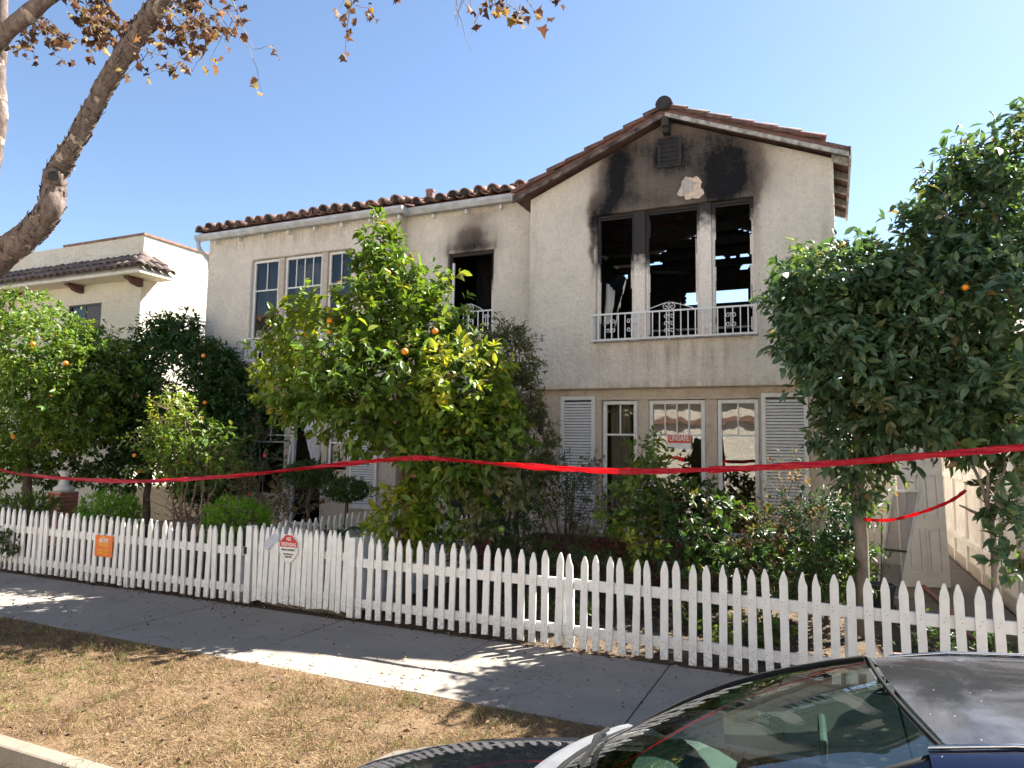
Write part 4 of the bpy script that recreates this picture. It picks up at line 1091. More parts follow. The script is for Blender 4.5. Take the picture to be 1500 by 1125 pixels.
# --- central orange tree
ot = thing('orange_tree', (at(592, 800, 7.08).x, 7.08, 0), 'tall yellow-green orange tree with fruit behind the fence at centre', 'tree')
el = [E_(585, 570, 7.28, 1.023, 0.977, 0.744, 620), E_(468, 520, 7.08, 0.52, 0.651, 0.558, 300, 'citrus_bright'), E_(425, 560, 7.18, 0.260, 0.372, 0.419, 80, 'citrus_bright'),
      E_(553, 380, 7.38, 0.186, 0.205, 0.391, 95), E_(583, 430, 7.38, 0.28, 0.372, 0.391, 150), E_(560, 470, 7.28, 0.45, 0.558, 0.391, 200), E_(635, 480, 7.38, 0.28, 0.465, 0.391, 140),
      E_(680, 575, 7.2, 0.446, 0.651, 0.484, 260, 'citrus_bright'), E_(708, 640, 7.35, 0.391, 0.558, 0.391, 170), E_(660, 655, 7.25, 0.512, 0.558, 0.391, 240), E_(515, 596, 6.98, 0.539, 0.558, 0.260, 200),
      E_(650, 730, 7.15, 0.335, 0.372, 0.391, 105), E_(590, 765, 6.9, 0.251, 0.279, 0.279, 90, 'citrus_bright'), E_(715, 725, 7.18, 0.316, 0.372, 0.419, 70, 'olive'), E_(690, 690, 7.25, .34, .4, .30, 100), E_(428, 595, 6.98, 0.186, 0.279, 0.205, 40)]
data, _ = crown(el, 9, (.104, .047), 'citrus', lump=.40, droop=.5, leafvar=.42)
crown_obj(ot, data)
trunk_obj(ot, (ot.location.x, 7.08, -.04), at(598, 650, 7.18), [at(x, y, Y) for x, y, Y in ((556, 350, 7.38), (470, 520, 7.08), (690, 560, 7.08), (720, 640, 7.18), (590, 480, 7.48), (640, 560, 7.65), (520, 600, 6.98))], .085, M['bark'], 3)
fruits(ot, [(413, 478, -.45), (449, 490, -.5), (482, 488, -.5), (568, 400, -.22), (593, 515, -.8), (637, 485, -.3), (483, 470, -.5)], 7.18, fr_me)
fruits(ot, [(393, 472, -.3), (427, 620, -.2), (452, 640, -.1), (735, 775, -.3), (437, 450, -.4), (710, 690, -.3)], 7.18, fr_g)
# --- olive-toned shrub tree behind it
shrub('grey_green_shrub', 'dull grey-green shrub rising right of the orange tree against the wall', 'shrub',
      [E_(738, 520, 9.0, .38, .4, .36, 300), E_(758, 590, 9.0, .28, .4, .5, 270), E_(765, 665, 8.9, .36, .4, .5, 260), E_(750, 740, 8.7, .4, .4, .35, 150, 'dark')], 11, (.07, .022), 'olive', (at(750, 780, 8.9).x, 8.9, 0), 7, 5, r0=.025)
# --- left citrus
lt = thing('citrus_tree', (at(45, 760, 8.2).x, 8.2, 0), 'rounded sunlit citrus tree at the left edge in front of the cream house', 'tree')
data, _ = crown([E_(60, 520, 8.2, 1.05, 1.0, .75, 560), E_(20, 600, 8.2, 1.1, .9, .85, 520), E_(130, 545, 8.2, .62, .7, .52, 280), E_(120, 610, 8.1, .5, .6, .5, 200), E_(-60, 540, 8.3, 1.2, 1, 1.0, 300), E_(90, 620, 8.0, .55, .6, .45, 200), E_(130, 500, 8.4, .3, .4, .3, 70), E_(40, 455, 8.3, .4, .5, .25, 90), E_(20, 660, 8.1, .9, .7, .5, 300), E_(60, 560, 7.7, .8, .5, .7, 260), E_(-30, 690, 8.4, .8, .5, .4, 150)], 9, (.095, .042), 'citrus', lump=.34)
crown_obj(lt, data)
trunk_obj(lt, (lt.location.x, 8.2, -.04), at(38, 640, 8.2), [at(x, y, 8.2) for x, y in ((60, 500), (10, 560), (120, 550), (-40, 560), (90, 610))], .09, M['bark'], 8)
fruits(lt, [(48, 504, -.75), (96, 532, -.8), (20, 640, -.7)], 8.2, fr_me, 1.1)
# --- dark citrus behind
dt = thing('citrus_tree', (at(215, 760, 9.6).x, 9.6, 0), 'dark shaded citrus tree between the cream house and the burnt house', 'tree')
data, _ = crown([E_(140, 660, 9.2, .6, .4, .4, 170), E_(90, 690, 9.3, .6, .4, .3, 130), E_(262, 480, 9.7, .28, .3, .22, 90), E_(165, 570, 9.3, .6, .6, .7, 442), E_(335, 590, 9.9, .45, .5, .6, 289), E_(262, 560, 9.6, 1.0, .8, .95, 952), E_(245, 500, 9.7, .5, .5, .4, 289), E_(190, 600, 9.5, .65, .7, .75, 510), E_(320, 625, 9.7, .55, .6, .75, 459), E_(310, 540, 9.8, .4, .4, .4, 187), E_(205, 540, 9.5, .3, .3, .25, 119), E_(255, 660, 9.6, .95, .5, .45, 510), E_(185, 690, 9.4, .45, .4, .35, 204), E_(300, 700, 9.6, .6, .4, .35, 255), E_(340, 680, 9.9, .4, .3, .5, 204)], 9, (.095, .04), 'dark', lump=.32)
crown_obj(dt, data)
trunk_obj(dt, (dt.location.x, 9.6, -.04), at(220, 660, 9.6), [at(x, y, 9.6) for x, y in ((262, 550), (200, 600), (320, 620), (245, 500))], .075, M['bark'], 9)
fruits(dt, [(298, 521, -.7), (300, 590, -.6)], 9.6, fr_me)
# --- small lemon bush
lbush = shrub('lemon_bush', 'small pale lemon bush with bare tangled stems behind the left fence', 'bush',
      [E_(272, 660, 7.2, .48, .4, .40, 190), E_(258, 610, 7.2, .24, .25, .28, 70, 'citrus_bright'), E_(312, 668, 7.2, .28, .3, .24, 70), E_(240, 650, 7.2, .25, .3, .25, 60)], 9, (.075, .032), 'citrus', (at(275, 775, 7.2).x, 7.2, 0), 9, 21, smt=M['twig'], r0=.02, lump=.4)
fruits(lbush, [(197, 667, .1), (205, 690, .0), (240, 640, -.3)], 7.2, fr_me, .8)
rr = random.Random(77); tb = MB(); c0_ = at(268, 745, 7.25)
for k in range(46):
    a = c0_ + Vector((rr.gauss(0, .16), rr.gauss(0, .1), rr.uniform(-.32, .05))); b = a + Vector((rr.gauss(0, .22), rr.gauss(0, .12), rr.uniform(-.05, .28)))
    tb.tube(wiggle(a, b, 4, .05, rr), [.008, .007, .006, .004, .002], 5, cap=False)
tb.build('dead_twigs', M['twig'], lbush)['kind'] = 'stuff'
# --- low bright shrubs
def fluff(x, y, Y, rx, rz, label, pal, n=340):
    b = at(x, y, Y); return shrub('cypress_shrub', label, 'shrub', [((b.x, b.y, b.z), (rx, .35, rz), n, None), ((b.x - rx * .4, b.y, b.z - .12), (rx * .7, .3, rz), n // 2, None), ((b.x + rx * .4, b.y, b.z - .1), (rx * .7, .3, rz), n // 2, None)], 12, (.045, .010), pal, (b.x, b.y, 0), 5, int(x), 'low feathery shrubs', droop=-.4, twig=.10, spread=.5, shell=.7)
fluff(163, 748, 7.0, .36, .22, 'bright lime feathery shrub left of the lemon bush above the orange sign', 'lime')
fluff(348, 762, 7.0, .38, .22, 'bright lime feathery shrub right of the lemon bush by the gate post', 'lime')
fluff(40, 742, 7.1, .5, .16, 'dull green feathery shrub at the far left behind the fence', 'citrus', 260)
# --- dry flowering shrub left of the doorway
ds = shrub('bougainvillea', 'sparse dry climbing shrub with red flowers against the left ground-floor window', 'shrub',
      [E_(375, 660, 9.7, .5, .3, .55, 130, 'dark'), E_(385, 720, 9.5, .55, .4, .35, 110), E_(360, 620, 9.9, .35, .25, .45, 90, 'dark'), E_(430, 730, 9.2, .4, .3, .25, 60)], 8, (.05, .028), 'dry', (at(385, 770, 9.6).x, 9.6, 0), 14, 31, smt=M['twig'], r0=.012)
M['petal'] = flat('red_petal', (.55, .02, .05), .6, .1)
for x, y in ((387, 667), (365, 723), (441, 707)):
    b = at(x, y, 9.25); blob(b.x, b.z, .035, .03, b.y, b.y + .02, x, 10, .4).build('flower', M['petal'], ds)
# --- topiary
def topiary(x, y, Y, rx, rz, label, seed):
    b = at(x, y, Y); o = thing('topiary_bush', (b.x, Y, 0), label, 'bush', 'clipped topiary bushes')
    data, _ = crown([((b.x, Y, b.z), (rx, rx, rz), 520, None), ((b.x, Y, b.z), (rx * .7, rx * .7, rz * .6), 200, None)], 9, (.03, .016), 'dark', twig=.05, shell=.82, lump=.12, droop=.1); crown_obj(o, data)
    rr = random.Random(seed); mb = MB().tube(wiggle((b.x + .05, Y, -.03), (b.x, Y, b.z), 6, .05, rr), [.04, .035, .033, .03, .028, .025, .02], 8); mb.build('trunk', M['bark'], o, smooth=True)
topiary(508, 718, 8.4, .31, .14, 'flat clipped topiary bush left of the orange tree trunk', 1)
topiary(452, 695, 8.7, .34, .17, 'rounded clipped topiary bush below the knotted curtain', 2)
# --- agave with yellow-edged leaves
ag = thing('agave', (at(490, 765, 8.0).x, 8.0, 0), 'striped yellow and green agave beside the shaded path fence', 'plant')
M['agave'] = flat('agave_leaf', (.06, .10, .04), .5, .1); M['agave_edge'] = flat('agave_yellow_leaf', (.42, .30, .05), .5, .1)
for k in range(11):
    a = k * 2.4; c = Vector((ag.location.x, 8.0, .42)); r_ = .42; h = .34
    rows = []
    for i in range(9):
        t = i / 8; ww = .038 * (1 - t) ** .6 + .002; p = c + Vector((math.cos(a) * r_ * t, math.sin(a) * r_ * t, h * math.sin(t * 2.2) * (1.0 - .2 * t))); s = Vector((-math.sin(a), math.cos(a), 0)) * ww
        rows.append([p - s, p - s * .5 + Vector((0, 0, -.006)), p + Vector((0, 0, -.012)), p + s])
    o = MB().grid(rows).build('leaf', M['agave_edge'] if k in (1, 4, 7) else M['agave'], ag, smooth=True); q = o.modifiers.new('thick', 'SOLIDIFY'); q.thickness = .006
MB().tube([(ag.location.x, 8.0, -.02), (ag.location.x, 8.0, .45)], [.07, .05], 8).build('stem', M['bark'], ag)
# --- big tree on the right
bt = thing('broadleaf_tree', (at(1258, 800, 8.2).x, 8.2, 0), 'large dense dark green tree on the right hiding the house corner', 'tree')
data, _ = crown([E_(1420, 440, 8.0, .82, 1.0, .76, 625), E_(1305, 440, 7.9, .60, .8, .42, 412), E_(1215, 425, 7.9, .36, .6, .30, 212), E_(1195, 455, 7.9, .34, .5, .34, 187), E_(1235, 530, 7.8, .48, .7, .45, 325), E_(1345, 570, 7.7, .75, .8, .55, 537),
      E_(1482, 335, 8.1, .46, .7, .48, 212), E_(1420, 290, 8.1, .30, .5, .35, 162), E_(1440, 245, 8.1, .16, .3, .2, 62), E_(1360, 370, 8.0, .35, .5, .3, 162), E_(1488, 225, 8.1, .13, .2, .30, 50),
      E_(1262, 630, 8.0, .33, .4, .42, 212), E_(1465, 585, 7.6, .5, .6, .34, 237), E_(1530, 460, 7.9, .65, .9, 1.0, 375), E_(1385, 618, 7.8, .45, .5, .18, 100), E_(1268, 690, 8.2, .14, .2, .28, 45), E_(1170, 440, 7.8, .16, .25, .16, 43)], 10, (.102, .042), 'right', lump=.42, droop=.6, twig=.26, leafvar=.42, shell=.5)
crown_obj(bt, data, mt=M['leaf_sheen'])
trunk_obj(bt, (bt.location.x, 8.2, -.04), at(1258, 640, 8.2), [at(x, y, 8.0) for x, y in ((1420, 420), (1300, 440), (1215, 430), (1350, 560), (1480, 320), (1250, 520), (1490, 520))], .075, M['bark_pale'], 14)
fruits(bt, [(1414, 421, -.95), (1482, 353, -.6)], 8.0, fr_me, .75)
st2 = thing('citrus_tree', (at(1458, 850, 7.4).x, 7.4, 0), 'slender young citrus tree with thin forked trunk by the driveway fence', 'tree')
data, _ = crown([E_(1445, 632, 7.4, .36, .4, .16, 60), E_(1505, 670, 7.4, .22, .3, .2, 28), E_(1410, 615, 7.4, .28, .3, .14, 36), E_(1490, 790, 7.2, .13, .2, .28, 24), E_(1478, 720, 7.3, .10, .2, .2, 12)], 8, (.11, .055), 'right', lump=.3)
crown_obj(st2, data, mt=M['leaf_sheen'])
trunk_obj(st2, (st2.location.x, 7.4, -.04), at(1452, 760, 7.4), [at(x, y, 7.4) for x, y in ((1430, 650), (1395, 640), (1470, 660), (1500, 690), (1405, 740))], .03, M['bark_pale'], 17)
# --- shrubs under the front windows
shrub('leafy_shrub', 'leafy camellia-like shrub in front of the ground-floor windows under the red tape', 'shrub',
      [E_(1005, 758, 8.4, .52, .5, .34, 165), E_(945, 690, 8.4, .2, .3, .33, 58, 'citrus'), E_(1070, 775, 8.4, .36, .4, .26, 80), E_(930, 750, 8.4, .26, .3, .28, 80, 'citrus'), E_(990, 805, 8.3, .5, .4, .26, 80, 'dark'), E_(940, 800, 7.9, .14, .2, .14, 26, 'citrus_bright')], 9, (.085, .045), 'shrub', (at(1000, 860, 8.4).x, 8.4, 0), 12, 41, smt=M['twig'], r0=.016, lump=.4)
shrub('blue_green_shrub', 'bluish green bush at the right corner of the main block', 'shrub',
      [E_(1205, 770, 8.6, .34, .35, .30, 150), E_(1222, 825, 8.5, .28, .35, .32, 140, 'dark'), E_(1170, 835, 8.2, .5, .4, .22, 150, 'dark')], 9, (.07, .026), 'blue', (at(1210, 870, 8.5).x, 8.5, 0), 8, 43, r0=.014)
shrub('thin_shrub', 'thin dark open shrub before the left louvred shutter', 'shrub',
      [E_(835, 690, 9.2, .40, .3, .20, 80, 'dark'), E_(855, 735, 9.2, .3, .3, .35, 90), E_(820, 760, 9.0, .42, .4, .35, 100), E_(795, 700, 9.2, .22, .3, .3, 50)], 9, (.045, .018), 'olive', (at(830, 820, 9.1).x, 9.1, 0), 10, 44, r0=.016)
shrub('dry_shrub', 'half-dead brown twiggy shrub below the right louvred shutter', 'shrub',
      [E_(1120, 770, 8.7, .35, .3, .28, 60), E_(1150, 730, 8.8, .22, .2, .4, 26), E_(1105, 810, 8.5, .4, .3, .2, 60)], 6, (.06, .03), 'dry', (at(1120, 860, 8.6).x, 8.6, 0), 22, 45, mt=M['leaf_dry'], smt=M['twig'], r0=.007)
shrub('low_hedge', 'low dark plants filling the bed behind the long picket fence', 'hedge',
      [E_(x, y, 8.0, .34, .3, .2, 75) for x, y in ((700, 800), (760, 810), (850, 830), (905, 840), (1050, 850), (1130, 850))], 8, (.06, .024), 'dark', (at(900, 880, 8.0).x, 8.0, 0), 14, 46)
for i, (x, Y, lab) in enumerate(((800, 7.1, 'small lime green plant seen between pickets near the middle post'), (1090, 7.2, 'low yellow-green groundcover plant seen between the right pickets'), (1000, 7.5, 'small weedy plant in the bed behind the middle pickets'), (1385, 7.4, 'spiky weedy plant behind the fence above the car roof'))):
    b = at(x, 900, Y); shrub('bedding_plant', lab, 'plant', [((b.x, Y, .12), (.22, .18, .13), 50, None), ((b.x + .25, Y, .09), (.16, .16, .1), 28, None)], 8, (.055, .028), 'citrus' if i < 2 else 'dark', (b.x, Y, 0), 5, 60 + i, 'small bedding plants', r0=.004)
# vine on the left fence
vb = at(15, 800, FY - .04)
shrub('ivy', 'dark ivy hanging over the left fence near the image edge', 'vine', [((vb.x, FY - .06, vb.z + .02), (.16, .05, .17), 34, None), ((vb.x - .2, FY - .06, vb.z + .12), (.14, .05, .08), 20, None)], 5, (.05, .04), 'dark', (vb.x, FY - .04, .05), 5, 77, r0=.004, twig=.07)

# ------------------------------------------------------------------ street tree (limb at top left)
stt = thing('street_tree', (at(-210, 900, 4.0).x, 4.0, 0), 'flaking grey-brown street tree limb with dried brown leaves at top left', 'tree')
SY = 4.1
def bark_tube(pts, rad, n, seed, bumps=()):
    rr = random.Random(seed); mb = MB()
    P = []; RR = []
    pts = [Vector(p) for p in pts]
    for i in range(len(pts) - 1):
        a = pts[max(i - 1, 0)]; b = pts[i]; c = pts[i + 1]; d = pts[min(i + 2, len(pts) - 1)]
        for k in range(10):
            t = k / 10
            P.append(.5 * ((2 * b) + (c - a) * t + (2 * a - 5 * b + 4 * c - d) * t * t + (3 * b - a - 3 * c + d) * t ** 3)); RR.append(rad[i] + (rad[i + 1] - rad[i]) * t)
    P.append(pts[-1]); RR.append(rad[-1])
    mb.tube(P, [r * (1 + .04 * math.sin(i * .9) + rr.uniform(-.03, .03)) for i, r in enumerate(RR)], n, jit=.075, rng=rr)
    return mb, P, RR
b0 = Vector((stt.location.x, 4.0, -.05))
main_pts = [b0, b0 + Vector((.0, 0, 1.0)), at(-120, 480, SY), at(-8, 382, SY), at(48, 338, SY), at(76, 300, SY), at(82, 255, SY), at(112, 205, SY), at(160, 115, SY), at(205, 45, SY), at(245, -15, SY), at(300, -120, SY + .1), at(380, -260, SY + .2)]
mr = [.22, .19, .16, .135, .115, .102, .088, .074, .076, .080, .076, .065, .05]
mb, Pm, Rm = bark_tube(main_pts, mr, 22, 3)
mb.build('trunk', M['bark_street'], stt, smooth=True)
m2, P2, R2 = bark_tube([at(-230, 620, SY - .1), at(-150, 380, SY - .3), at(-60, 150, SY - .3), at(-5, 62, SY - .3), at(60, 5, SY - .3), at(130, -60, SY - .3), at(230, -200, SY - .3)], [.13, .11, .09, .075, .07, .06, .04], 16, 5)
m2.build('limb', M['bark_street'], stt, smooth=True)
m3, P3, R3 = bark_tube([at(-120, 480, SY + .3), at(-40, 330, SY + .5), at(-4, 190, SY + .5), at(-4, 110, SY + .5), at(2, 60, SY + .5), at(5, -60, SY + .5)], [.13, .11, .085, .08, .06, .05], 16, 6)
m3.build('limb', M['bark_street'], stt, smooth=True)
# burl and cut knot
kc = at(78, 258, SY - .06)
cd = (CP - kc).normalized()
rr = random.Random(31)
MB().tube([kc - cd * .02, kc + cd * .03, kc + cd * .055, kc + cd * .05], [.085, .078, .066, .05], 14, jit=.08, rng=rr).build('knot', M['bark_street'], stt, smooth=True)
MB().tube([kc + cd * .045, kc + cd * .058], [.050, .044], 12, jit=.1, rng=rr).build('knot_hollow', M['char2'], stt)
kb = at(78, 300, SY - .03); rr = random.Random(2)
MB().tube([kb + Vector(v) for v in ((-.06, 0, -.13), (-.035, 0, -.08), (-.005, 0, -.03), (.0, 0, .03), (-.02, 0, .08), (-.05, 0, .13))], [.05, .075, .088, .085, .07, .04], 14, jit=.13, rng=rr).build('burl', M['bark_street'], stt, smooth=True)
# peeling bark plates standing off the limb
fl = MB(); rr = random.Random(9)
for _ in range(900):
    i = rr.randint(22, len(Pm) - 2); p = Pm[i]; d = (Pm[i + 1] - Pm[i - 1]).normalized(); u = d.orthogonal().normalized(); u.rotate(Matrix.Rotation(rr.uniform(0, 6.28), 3, d))
    v = d.cross(u); c = p + u * (Rm[i] * rr.uniform(.97, 1.02)); s = rr.uniform(.008, .040); l = rr.uniform(.012, .075); lift = rr.uniform(.001, .006) if rr.random() < .82 else rr.uniform(.008, .022)
    fl.add([c - v * s, c + v * s * .8, c + v * s + d * l + u * lift, c - v * s * .7 + d * l * 1.1 + u * lift * 1.2, c - v * s + u * .004, c + v * s * .8 + u * .004, c + v * s + d * l + u * (lift + .004), c - v * s * .7 + d * l * 1.1 + u * (lift * 1.2 + .004)],
           [(0, 1, 2, 3), (7, 6, 5, 4), (0, 4, 5, 1), (1, 5, 6, 2), (2, 6, 7, 3), (3, 7, 4, 0)])
o = fl.build('bark_flakes', M['bark_street'], stt); o['kind'] = 'stuff'
# twigs and dry lobed leaves
LOBE = np.array([(0, 0, 0), (-.20, .10, .06), (-.44, .26, .26), (-.34, .42, .10), (-.40, .66, .30), (-.22, .66, .06), (.04, .92, -.30), (.20, .68, .04), (.46, .62, .22), (.36, .42, .08), (.40, .20, .32), (.20, .10, .05), (0, .42, -.10)])
LOF = [(12, i + 1, i) for i in range(12)][:12]; LOF = [(12, (i + 1) % 12, i) for i in range(12)]
tw = MB(); lp_, ld_ = [], []
rr = random.Random(23)
def twig(a, b, n_leaf, side=3, amp=.05):
    pts = wiggle(a, b, 5, amp, rr); tw.tube(pts, [.007, .006, .005, .004, .003, .002], 5, cap=False)
    for k in range(side):
        s = pts[rr.randint(1, 5)]; e = s + Vector((rr.uniform(-.25, .25), rr.uniform(-.2, .2), rr.uniform(-.32, .08)))
        q = wiggle(s, e, 3, .02, rr); tw.tube(q, [.004, .003, .002, .0015], 4, cap=False)
        for j in range(int(n_leaf * 1.6 + .5)):
            lp_.append(q[rr.randint(1, 3)] + Vector((rr.uniform(-.05, .05), rr.uniform(-.05, .05), rr.uniform(-.05, .03)))); ld_.append((rr.uniform(-.7, .7), rr.uniform(-.7, .7), rr.uniform(-1.2, .2)))
for (x0, y0, x1, y1, nl, sd) in ((40, 20, 120, 60, 6, 7), (120, -10, 150, 60, 6, 6), (60, 10, 80, 80, 2, 4), (170, 60, 180, 45, 4, 4), (110, 0, 140, 30, 7, 6), (20, 30, 40, 50, 3, 4), (245, 10, 280, 60, 3, 5), (250, 0, 320, 50, 3, 6),
      (215, 70, 225, 92, 2, 3), (240, 30, 265, 90, 3, 5), (300, 0, 330, 40, 2, 5), (330, -20, 372, 72, 1, 4), (260, 40, 305, 100, 1, 3), (330, 10, 370, 85, 2, 3), (270, -20, 300, 20, 6, 6), (255, -30, 260, 30, 4, 4), (130, -30, 165, 20, 6, 6)):
    twig(at(x0, y0, SY), at(x1, y1, SY + rr.uniform(-.3, .3)), nl, sd)
for (x0, y0, x1, y1, nl, sd) in ((520, -60, 515, 5, 4, 4), (560, -50, 568, 0, 4, 3), (665, -40, 668, 12, 0, 4), (690, -40, 690, 15, 0, 3), (720, -40, 717, 12, 4, 4), (740, -40, 742, 5, 3, 3), (775, -40, 772, 0, 3, 2)):
    twig(at(x0, y0, SY + .3), at(x1, y1, SY + .3), nl, sd, .02)
tw.build('twigs', M['twig'], stt)['kind'] = 'stuff'
n = len(lp_); dc = np.array([(.13, .075, .05), (.17, .10, .055), (.09, .055, .042), (.28, .20, .07), (.12, .065, .045)])
me = leaves_mesh('foliage', np.array([tuple(p) for p in lp_]), np.array(ld_), rand_dir(n), rs.uniform(.05, .11, n), rs.uniform(.04, .10, n), dc[rs.randint(0, 5, n)] * rs.uniform(.7, 1.2, (n, 1)), LOBE, LOF)
obj('foliage', me, M['leaf_dry'], stt)

# ------------------------------------------------------------------ warning tape
def tape_mat():
    t = NT('red_plastic_tape'); t.pos
    br = t.noise(60, 2, .5, stretch=(1, 1, .4)); n = t.noise(3, 3)
    c = t.mix(t.rng(n, .3, .7), (.62, .012, .035), (.72, .02, .045))
    gate_ = t.rng(t.noise(1.2, 1, .5), .52, .56)
    c = t.mix(t.math('MULTIPLY', t.math('MULTIPLY', t.rng(br, .56, .60), gate_), .45), c, (.25, .005, .015))
    t.fin(c, .32)
    tr = t.n('ShaderNodeBsdfTranslucent'); t.l(c, tr.inputs[0]); mx = t.n('ShaderNodeMixShader'); mx.inputs[0].default_value = .55
    t.l(t.b.outputs[0], mx.inputs[1]); t.l(tr.outputs[0], mx.inputs[2]); t.l(mx.outputs[0], t.o.inputs[0]); return t.m
M['tape'] = tape_mat()
def tape(path, wd, label, seed, twists):
    pts = [Vector(p) for p in path]; P = []
    for i in range(len(pts) - 1):
        a = pts[max(i - 1, 0)]; b = pts[i]; c = pts[i + 1]; d = pts[min(i + 2, len(pts) - 1)]
        for k in range(40):
            t = k / 40; P.append(.5 * ((2 * b) + (c - a) * t + (2 * a - 5 * b + 4 * c - d) * t * t + (3 * b - a - 3 * c + d) * t ** 3))
    P.append(pts[-1]); rows = []; L = len(P)
    for i, p in enumerate(P):
        tg = (P[min(i + 1, L - 1)] - P[max(i - 1, 0)]).normalized(); up = Vector((0, 0, 1)); sd = tg.cross(up).normalized(); up = sd.cross(tg)
        s = i / (L - 1); a = twists(s) + (.16 * math.sin(s * 34 + seed) + .10 * math.sin(s * 91 + seed * 3)) * (.3 if seed == 3 else 1); w2 = wd / 2 * (1 - .10 * (1 + math.sin(s * 57 + seed)) - (.35 if .46 < s < .50 and seed == 2 else 0))
        dv = up * math.cos(a) + sd * math.sin(a)
        rows.append([p + dv * (w2 * q) + (sd * (.006 * math.sin(q * 3.3 + s * 75) + .003 * math.sin(q * 5 - s * 190)) + up * (.0025 * math.sin(s * 160 + q))) * (.25 if seed == 3 else 1) for q in (-1, -.66, -.33, 0, .33, .66, 1)])
    o = MB().grid(rows).build('warning_tape', M['tape'], smooth=True); q = o.modifiers.new('thick', 'SOLIDIFY'); q.thickness = .0008
    return tag(o, label, 'tape')
tr_x = ot.location.x
tp = [at(-60, 668, 7.9), at(0, 688, 7.5), at(60, 698, 7.0), at(190, 705, 6.6), at(330, 698, 6.5), at(420, 689, 6.5), at(520, 678, 6.5), at(600, 671, 6.5)]
tape(tp, .058, 'red warning tape sagging from the left citrus tree to the orange tree', 1, lambda s: .5 * math.sin(s * 9) + (1.1 if .55 < s < .78 else 0) * math.sin((s - .55) / .23 * math.pi))
tape([at(600, 671, 6.5), at(640, 672, 6.5), at(760, 682, 6.5), at(900, 690, 6.5), at(1040, 688, 6.55), at(1200, 680, 6.85), at(1350, 668, 6.85), at(1520, 653, 6.85), at(1640, 640, 6.85)], .064, 'long red warning tape stretched from the orange tree to the right edge', 2, lambda s: .7 * math.exp(-((s - .18) / .1) ** 2) + .15 * math.sin(s * 6))
tape([at(1252, 760, 8.15), at(1300, 762, 8.1), at(1345, 752, 8.0), at(1390, 735, 7.8), at(1415, 718, 7.6)], .034, 'short red warning tape tied low between the two right tree trunks', 3, lambda s: .8 * s)

# ------------------------------------------------------------------ side passage: fence, door, screen, hose
M['vinyl'] = flat('cream_fence_paint', (.84, .82, .77), .6, .1, 4, .2)
DX = 1.92
sf = thing('board_fence', (DX, 13, 0), 'tall cream board fence with posts and rails along the right side passage', 'fence')
yy = 9.6; i = 0
while yy < 19:
    MB().box(DX, DX + .02, yy, yy + .195, .18, 1.9).build('board', M['vinyl'], sf); yy += .2; i += 1
for k in range(8):
    y = 9.6 + k * 1.25
    MB().box(DX - .034, DX - .002, y - .05, y + .05, 0, 1.92).build('post', M['vinyl'], sf, bevel=.005)
for z0, z1 in ((.42, .52), (1.42, 1.52)):
    for k in range(7):
        MB().box(DX - .040, DX - .002, 9.652 + k * 1.25, 9.6 + (k + 1) * 1.25 - .052, z0, z1).build('rail', M['vinyl'], sf, bevel=.004)
MB().box(DX - .03, DX + .05, 9.55, 19, 0, .178).build('kickboard', M['plaster2'], sf)
MB().box(DX - .10, DX + .06, 9.43, 9.54, 0, 2.1).build('end_post', M['wood_grey'], sf, bevel=.006)
# white gate boards across the passage
gb = thing('board_gate', (.6, 13.0, 0), 'pale board gate standing open across the side passage behind the loose door', 'gate')
for k in range(6):
    MB().box(.12 + k * .155, .12 + k * .155 + .15, 12.98, 13.0, .08, 1.98).build('board', M['shutter'], gb)
MB().box(.12, 1.05, 13.001, 13.04, .4, .5).build('rail', M['shutter'], gb)
MB().box(.12, 1.05, 13.001, 13.04, 1.5, 1.6).build('rail', M['shutter'], gb)
# six panel door leaning, seen edge-turned
M['door_white'] = flat('white_door_enamel', (.70, .68, .66), .45, .06, 5)
dr = thing('panel_door', (1.0, 11.4, .07), 'white six-panel door standing loose in the side passage', 'door')
DM = Matrix.Translation((.82, 10.95, .075)) @ Matrix.Rotation(R(22), 4, 'Z') @ Matrix.Rotation(R(-4), 4, 'X')
def local(mb, name, mt, parent, bevel=0):
    mb.v = [tuple(DM @ Vector(v)) for v in mb.v]; return mb.build(name, mt, parent, bevel=bevel)
slab = local(MB().box(0, .62, 0, .035, 0, 1.98), 'door_slab', M['door_white'], dr, .004)
for (x0, x1) in ((.08, .28), (.34, .54)):
    for (z0, z1) in ((.18, .78), (.90, 1.50), (1.62, 1.88)):
        local(frame_rect(x0, x1, z0, z1, -.016, .02, .0155), 'panel_moulding', M['door_white'], slab)
        local(MB().box(x0 + .045, x1 - .045, -.013, -.0005, z0 + .045, z1 - .045), 'raised_panel', M['door_white'], slab)
local(MB().tube([(.06, -.0, .98), (.06, -.03, .98), (.06, -.06, .98)], [.012, .02, .026], 10), 'door_knob', M['gutter'], slab)
